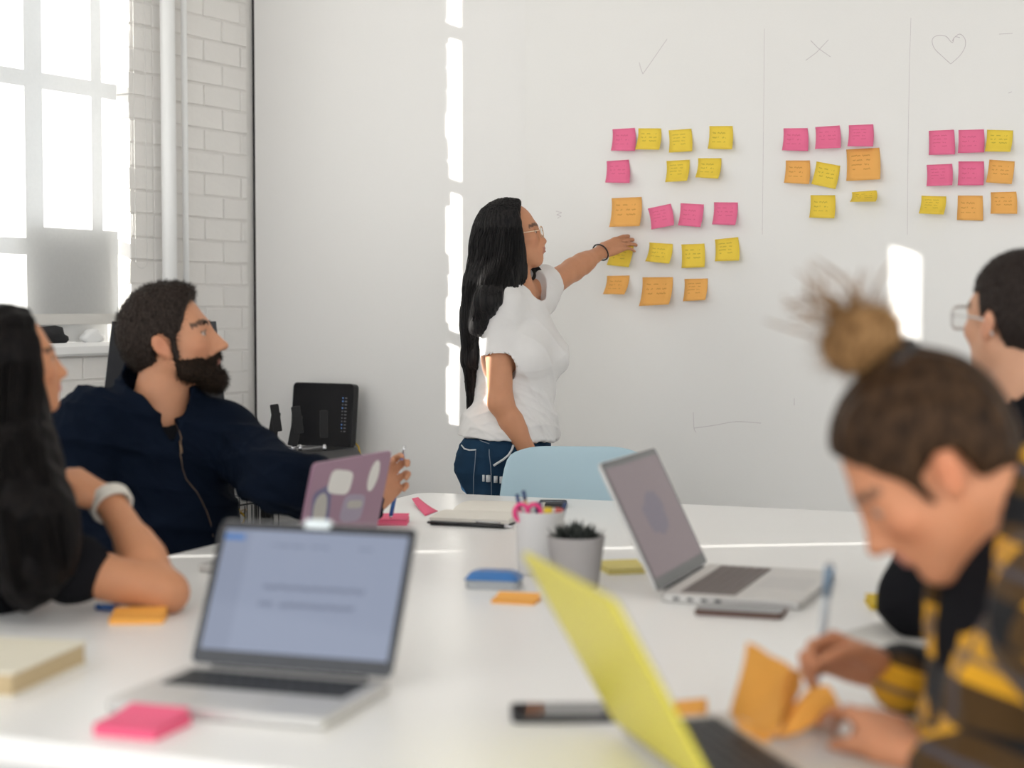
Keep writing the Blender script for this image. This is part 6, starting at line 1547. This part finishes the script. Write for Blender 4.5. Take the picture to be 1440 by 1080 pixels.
# plaid shirt, open at the front
mp_ = mat('yellow_black_plaid_flannel', (0.6, 0.33, 0.02), 0.9, sheen=0.1, spec=0.2); nb = NB(mp_)
x = nb.xyz('Object'); hx = nb.m('ADD', nb.m('MULTIPLY', x[1], 0.80), nb.m('MULTIPLY', x[0], 0.60)); hz_ = nb.m('ADD', x[2], nb.m('MULTIPLY', x[0], 0.25))
fa = nb.m('FRACT', nb.m('DIVIDE', hx, 0.105)); fb = nb.m('FRACT', nb.m('DIVIDE', hz_, 0.105))
bka = nb.band(fa, 0.0, 0.46); bkb = nb.band(fb, 0.0, 0.46)
sm_ = nb.m('MULTIPLY', nb.m('ADD', bka, bkb), 0.5)
c_y, c_m, c_b = (0.72, 0.36, 0.02), (0.065, 0.034, 0.010), (0.008, 0.008, 0.009)
col = nb.mix(nb.m('MINIMUM', nb.m('MULTIPLY', sm_, 2.0), 1.0), c_y, nb.mix(nb.m('MAXIMUM', nb.m('SUBTRACT', nb.m('MULTIPLY', sm_, 2.0), 1.0), 0.0), c_m, c_b))
thin = nb.m('MAXIMUM', nb.band(fa, 0.68, 0.76), nb.band(fb, 0.68, 0.76)); col = nb.mix(nb.m('MULTIPLY', thin, 0.75), col, (0.07, 0.07, 0.09))
nb.L.new(col, base_color_socket(mp_))
v = Vox(lo, hi, 0.006); fg.torso(v, 0.012)
v.add(cone(J['neck'] - fg.up * 0.02 - fg.fwd * 0.02, J['neck'] + fg.up * 0.03 - fg.fwd * 0.025, 0.088, 0.075), 0.03)
v.sub(cone(J['neck'] + fg.up * 0.02 + fg.fwd * 0.01, J['neck'] + fg.up * 0.25 + fg.fwd * 0.06, 0.066, 0.08), 0.006)
# shirt hangs open: the near panel ends along a slanting edge, the far panel stays
e0, e1 = A(1436, 742, 1.67), A(1368, 1062, 1.60); fC = J['chest']
f0 = (e0 - fC).dot(fg.fwd); f1 = (e1 - fC).dot(fg.fwd); u0 = (e0 - fC).dot(fg.up); u1 = (e1 - fC).dot(fg.up)
def opening(X, Y, Z):
    dx, dy, dz = X - fC[0], Y - fC[1], Z - fC[2]; f = dx * fg.fwd[0] + dy * fg.fwd[1] + dz * fg.fwd[2]; l = dx * fg.left[0] + dy * fg.left[1] + dz * fg.left[2]; u = dx * fg.up[0] + dy * fg.up[1] + dz * fg.up[2]
    return np.maximum(np.maximum((f0 + (f1 - f0) * (u - u0) / (u1 - u0)) - f, -0.062 - l), l - 0.3)
v.sub((opening, *BIGB), 0.008)
fg.arm(v, 'R', 0.010, 0.93, loose=0.010); fg.arm(v, 'L', 0.010, 0.90, loose=0.010)
v.isect(half((0, 0, 0.50), V3(0, 0, -1)))
Vt, Fc = v.mesh(1); fast_mesh('plaid_shirt', Vt, Fc, mp_, root, None, folds(61, 0.012, 30), B0)
v = Vox(V3(lo[0], lo[1], 0), V3(hi[0], hi[1], 0.75), 0.008); v.add(ell(J['pel'], fg.A, (0.12, 0.155, 0.11)), 0.04)
for q in 'RL': fg.leg(v, q, 0.005, False, 0.004, 0.95)
Vt, Fc = v.mesh(1); fast_mesh('trousers', Vt, Fc, M_dark, root, None, None, B0); shoes(J, root, B0, M_dshoe)
# hair pulled up into a bun
M_ch = hair_mat('chestnut_hair', (0.014, 0.008, 0.005), (0.075, 0.040, 0.020), (120, 120, 40), 0.45, 0.5, 0.08)
M_bun = hair_mat('golden_lit_bun', (0.14, 0.07, 0.025), (0.40, 0.23, 0.10), (130, 130, 60), 0.5, 0.7)  # lighter than the head hair: golden light on the bun put into colour
v = Vox(hd.o - 0.26, hd.o + 0.26, 0.005); v.add(hd.ell((-0.016, 0, 0.040), (0.107, 0.088, 0.094)), 0.02); v.add(hd.ell((-0.05, 0, 0.0), (0.068, 0.078, 0.085)), 0.03)
G3 = lc(hd)
def cf3(X, Y, Z):
    x, y, z = G3(X, Y, Z); return -(x - np.where(z > 0.03, 0.064 + 0.55 * (z - 0.06), 0.0475 + 0.9 * (z - 0.03) + 0.02 * np.clip(-z, 0, 0.04))) * hd.s
def cl3(X, Y, Z):
    x, y, z = G3(X, Y, Z); return (z - np.where(x < -0.035, -0.070 + 0.45 * (x + 0.09), 0.006 + 0.0 * x)) * hd.s
v.sub((cf3, *BIGB), 0.006); v.sub((cl3, *BIGB), 0.006)
for y in (-1, 1): v.add(hd.cone((0.028, y * 0.072, 0.02), (0.026, y * 0.070, -0.03), 0.010, 0.004), 0.01); v.sub(hd.ell((-0.010, y * 0.09, -0.014), (0.024, 0.03, 0.033)), 0.004)
v.add(cone(A(1278, 540, 1.79), A(1250, 502, 1.79), 0.040, 0.026), 0.02)
Vt, Fc = v.mesh(2); N_ = vnormals(Vt, Fc); hr = fast_mesh('pulled_back_hair', Vt, Fc, M_ch, root, None, lambda q: 0.0015 * np.sin(((q - hd.o) @ hd.l) * 300 + 3 * np.sin(((q - hd.o) @ hd.f) * 30)), B0)
bc = A(1212, 478, 1.79); v = Vox(bc - 0.1, bc + 0.1, 0.004)
for k in range(9):
    a = k * 0.7; p0 = bc + 0.020 * (math.cos(a) * hd.f + math.sin(a) * hd.l) ; p1 = bc + 0.022 * (math.cos(a + 1.4) * hd.f + math.sin(a + 1.4) * hd.l) + hd.u * 0.012 * math.sin(k * 2.0)
    v.add(cone(p0, p1, 0.025, 0.021), 0.006)
v.add(sph(bc - hd.u * 0.005, 0.026), 0.01); v.add(sph(bc + hd.u * 0.022, 0.020), 0.01)
Vt, Fc = v.mesh(1); N_ = vnormals(Vt, Fc); bn = fast_mesh('hair_bun', Vt, Fc, M_bun, root, None, None, B0); fuzz('loose_hairs', Vt, N_, 500, 0.03, 0.0005, M_bun, bn, B0, -0.2, 4)
rs = np.random.RandomState(3); paths = []
for k in range(26):
    d = nrm(hd.u + rs.normal(0, 0.45, 3)); p = bc + d * 0.03; paths.append([p, p + d * 0.03 + rs.normal(0, 0.006, 3), p + d * 0.055 + V3(-0.01, 0, 0) + rs.normal(0, 0.014, 3)])
lockstrands('bun_wisps', paths, 0.0018, 0.0006, M_bun, bn, B0, 4)
tb = A(1254, 508, 1.79); ta = nrm(A(1215, 470, 1.79) - A(1278, 540, 1.79)); tl_ = nrm(np.cross(ta, V3(0, 1, 0))); MB().tube([tb + 0.027 * (math.cos(a) * tl_ + math.sin(a) * np.cross(ta, tl_)) - B0 for a in np.linspace(0, 2 * PI, 24, endpoint=False)], 0.009, 8, closed=True).build('hair_elastic', M_black, root)
# pen in her hand
pen('held_pen', on(1150, 958, TZ + 0.012), A(1167, 792, 2.06), 0.0055, [('barrel', 0.06, 0.74, 1, 1, mat('clear_pen_barrel', (0.62, 0.68, 0.72), 0.2)), ('cap', 0.74, 0.97, 1.1, 1.1, mat('blue_grey_cap', (0.20, 0.32, 0.46), 0.3)), ('grip', -0.0, 0.06, 0.4, 1, M_wht), ('push_button', 0.97, 1, 0.7, 0.6, M_sil)], 'clear pen with blue-grey cap held by the woman with the bun')
shell_chair((J['pel'][0], J['pel'][1]), math.atan2(fwd0[1], fwd0[0]) + PI / 2, 'pale blue shell chair under the woman with the bun')
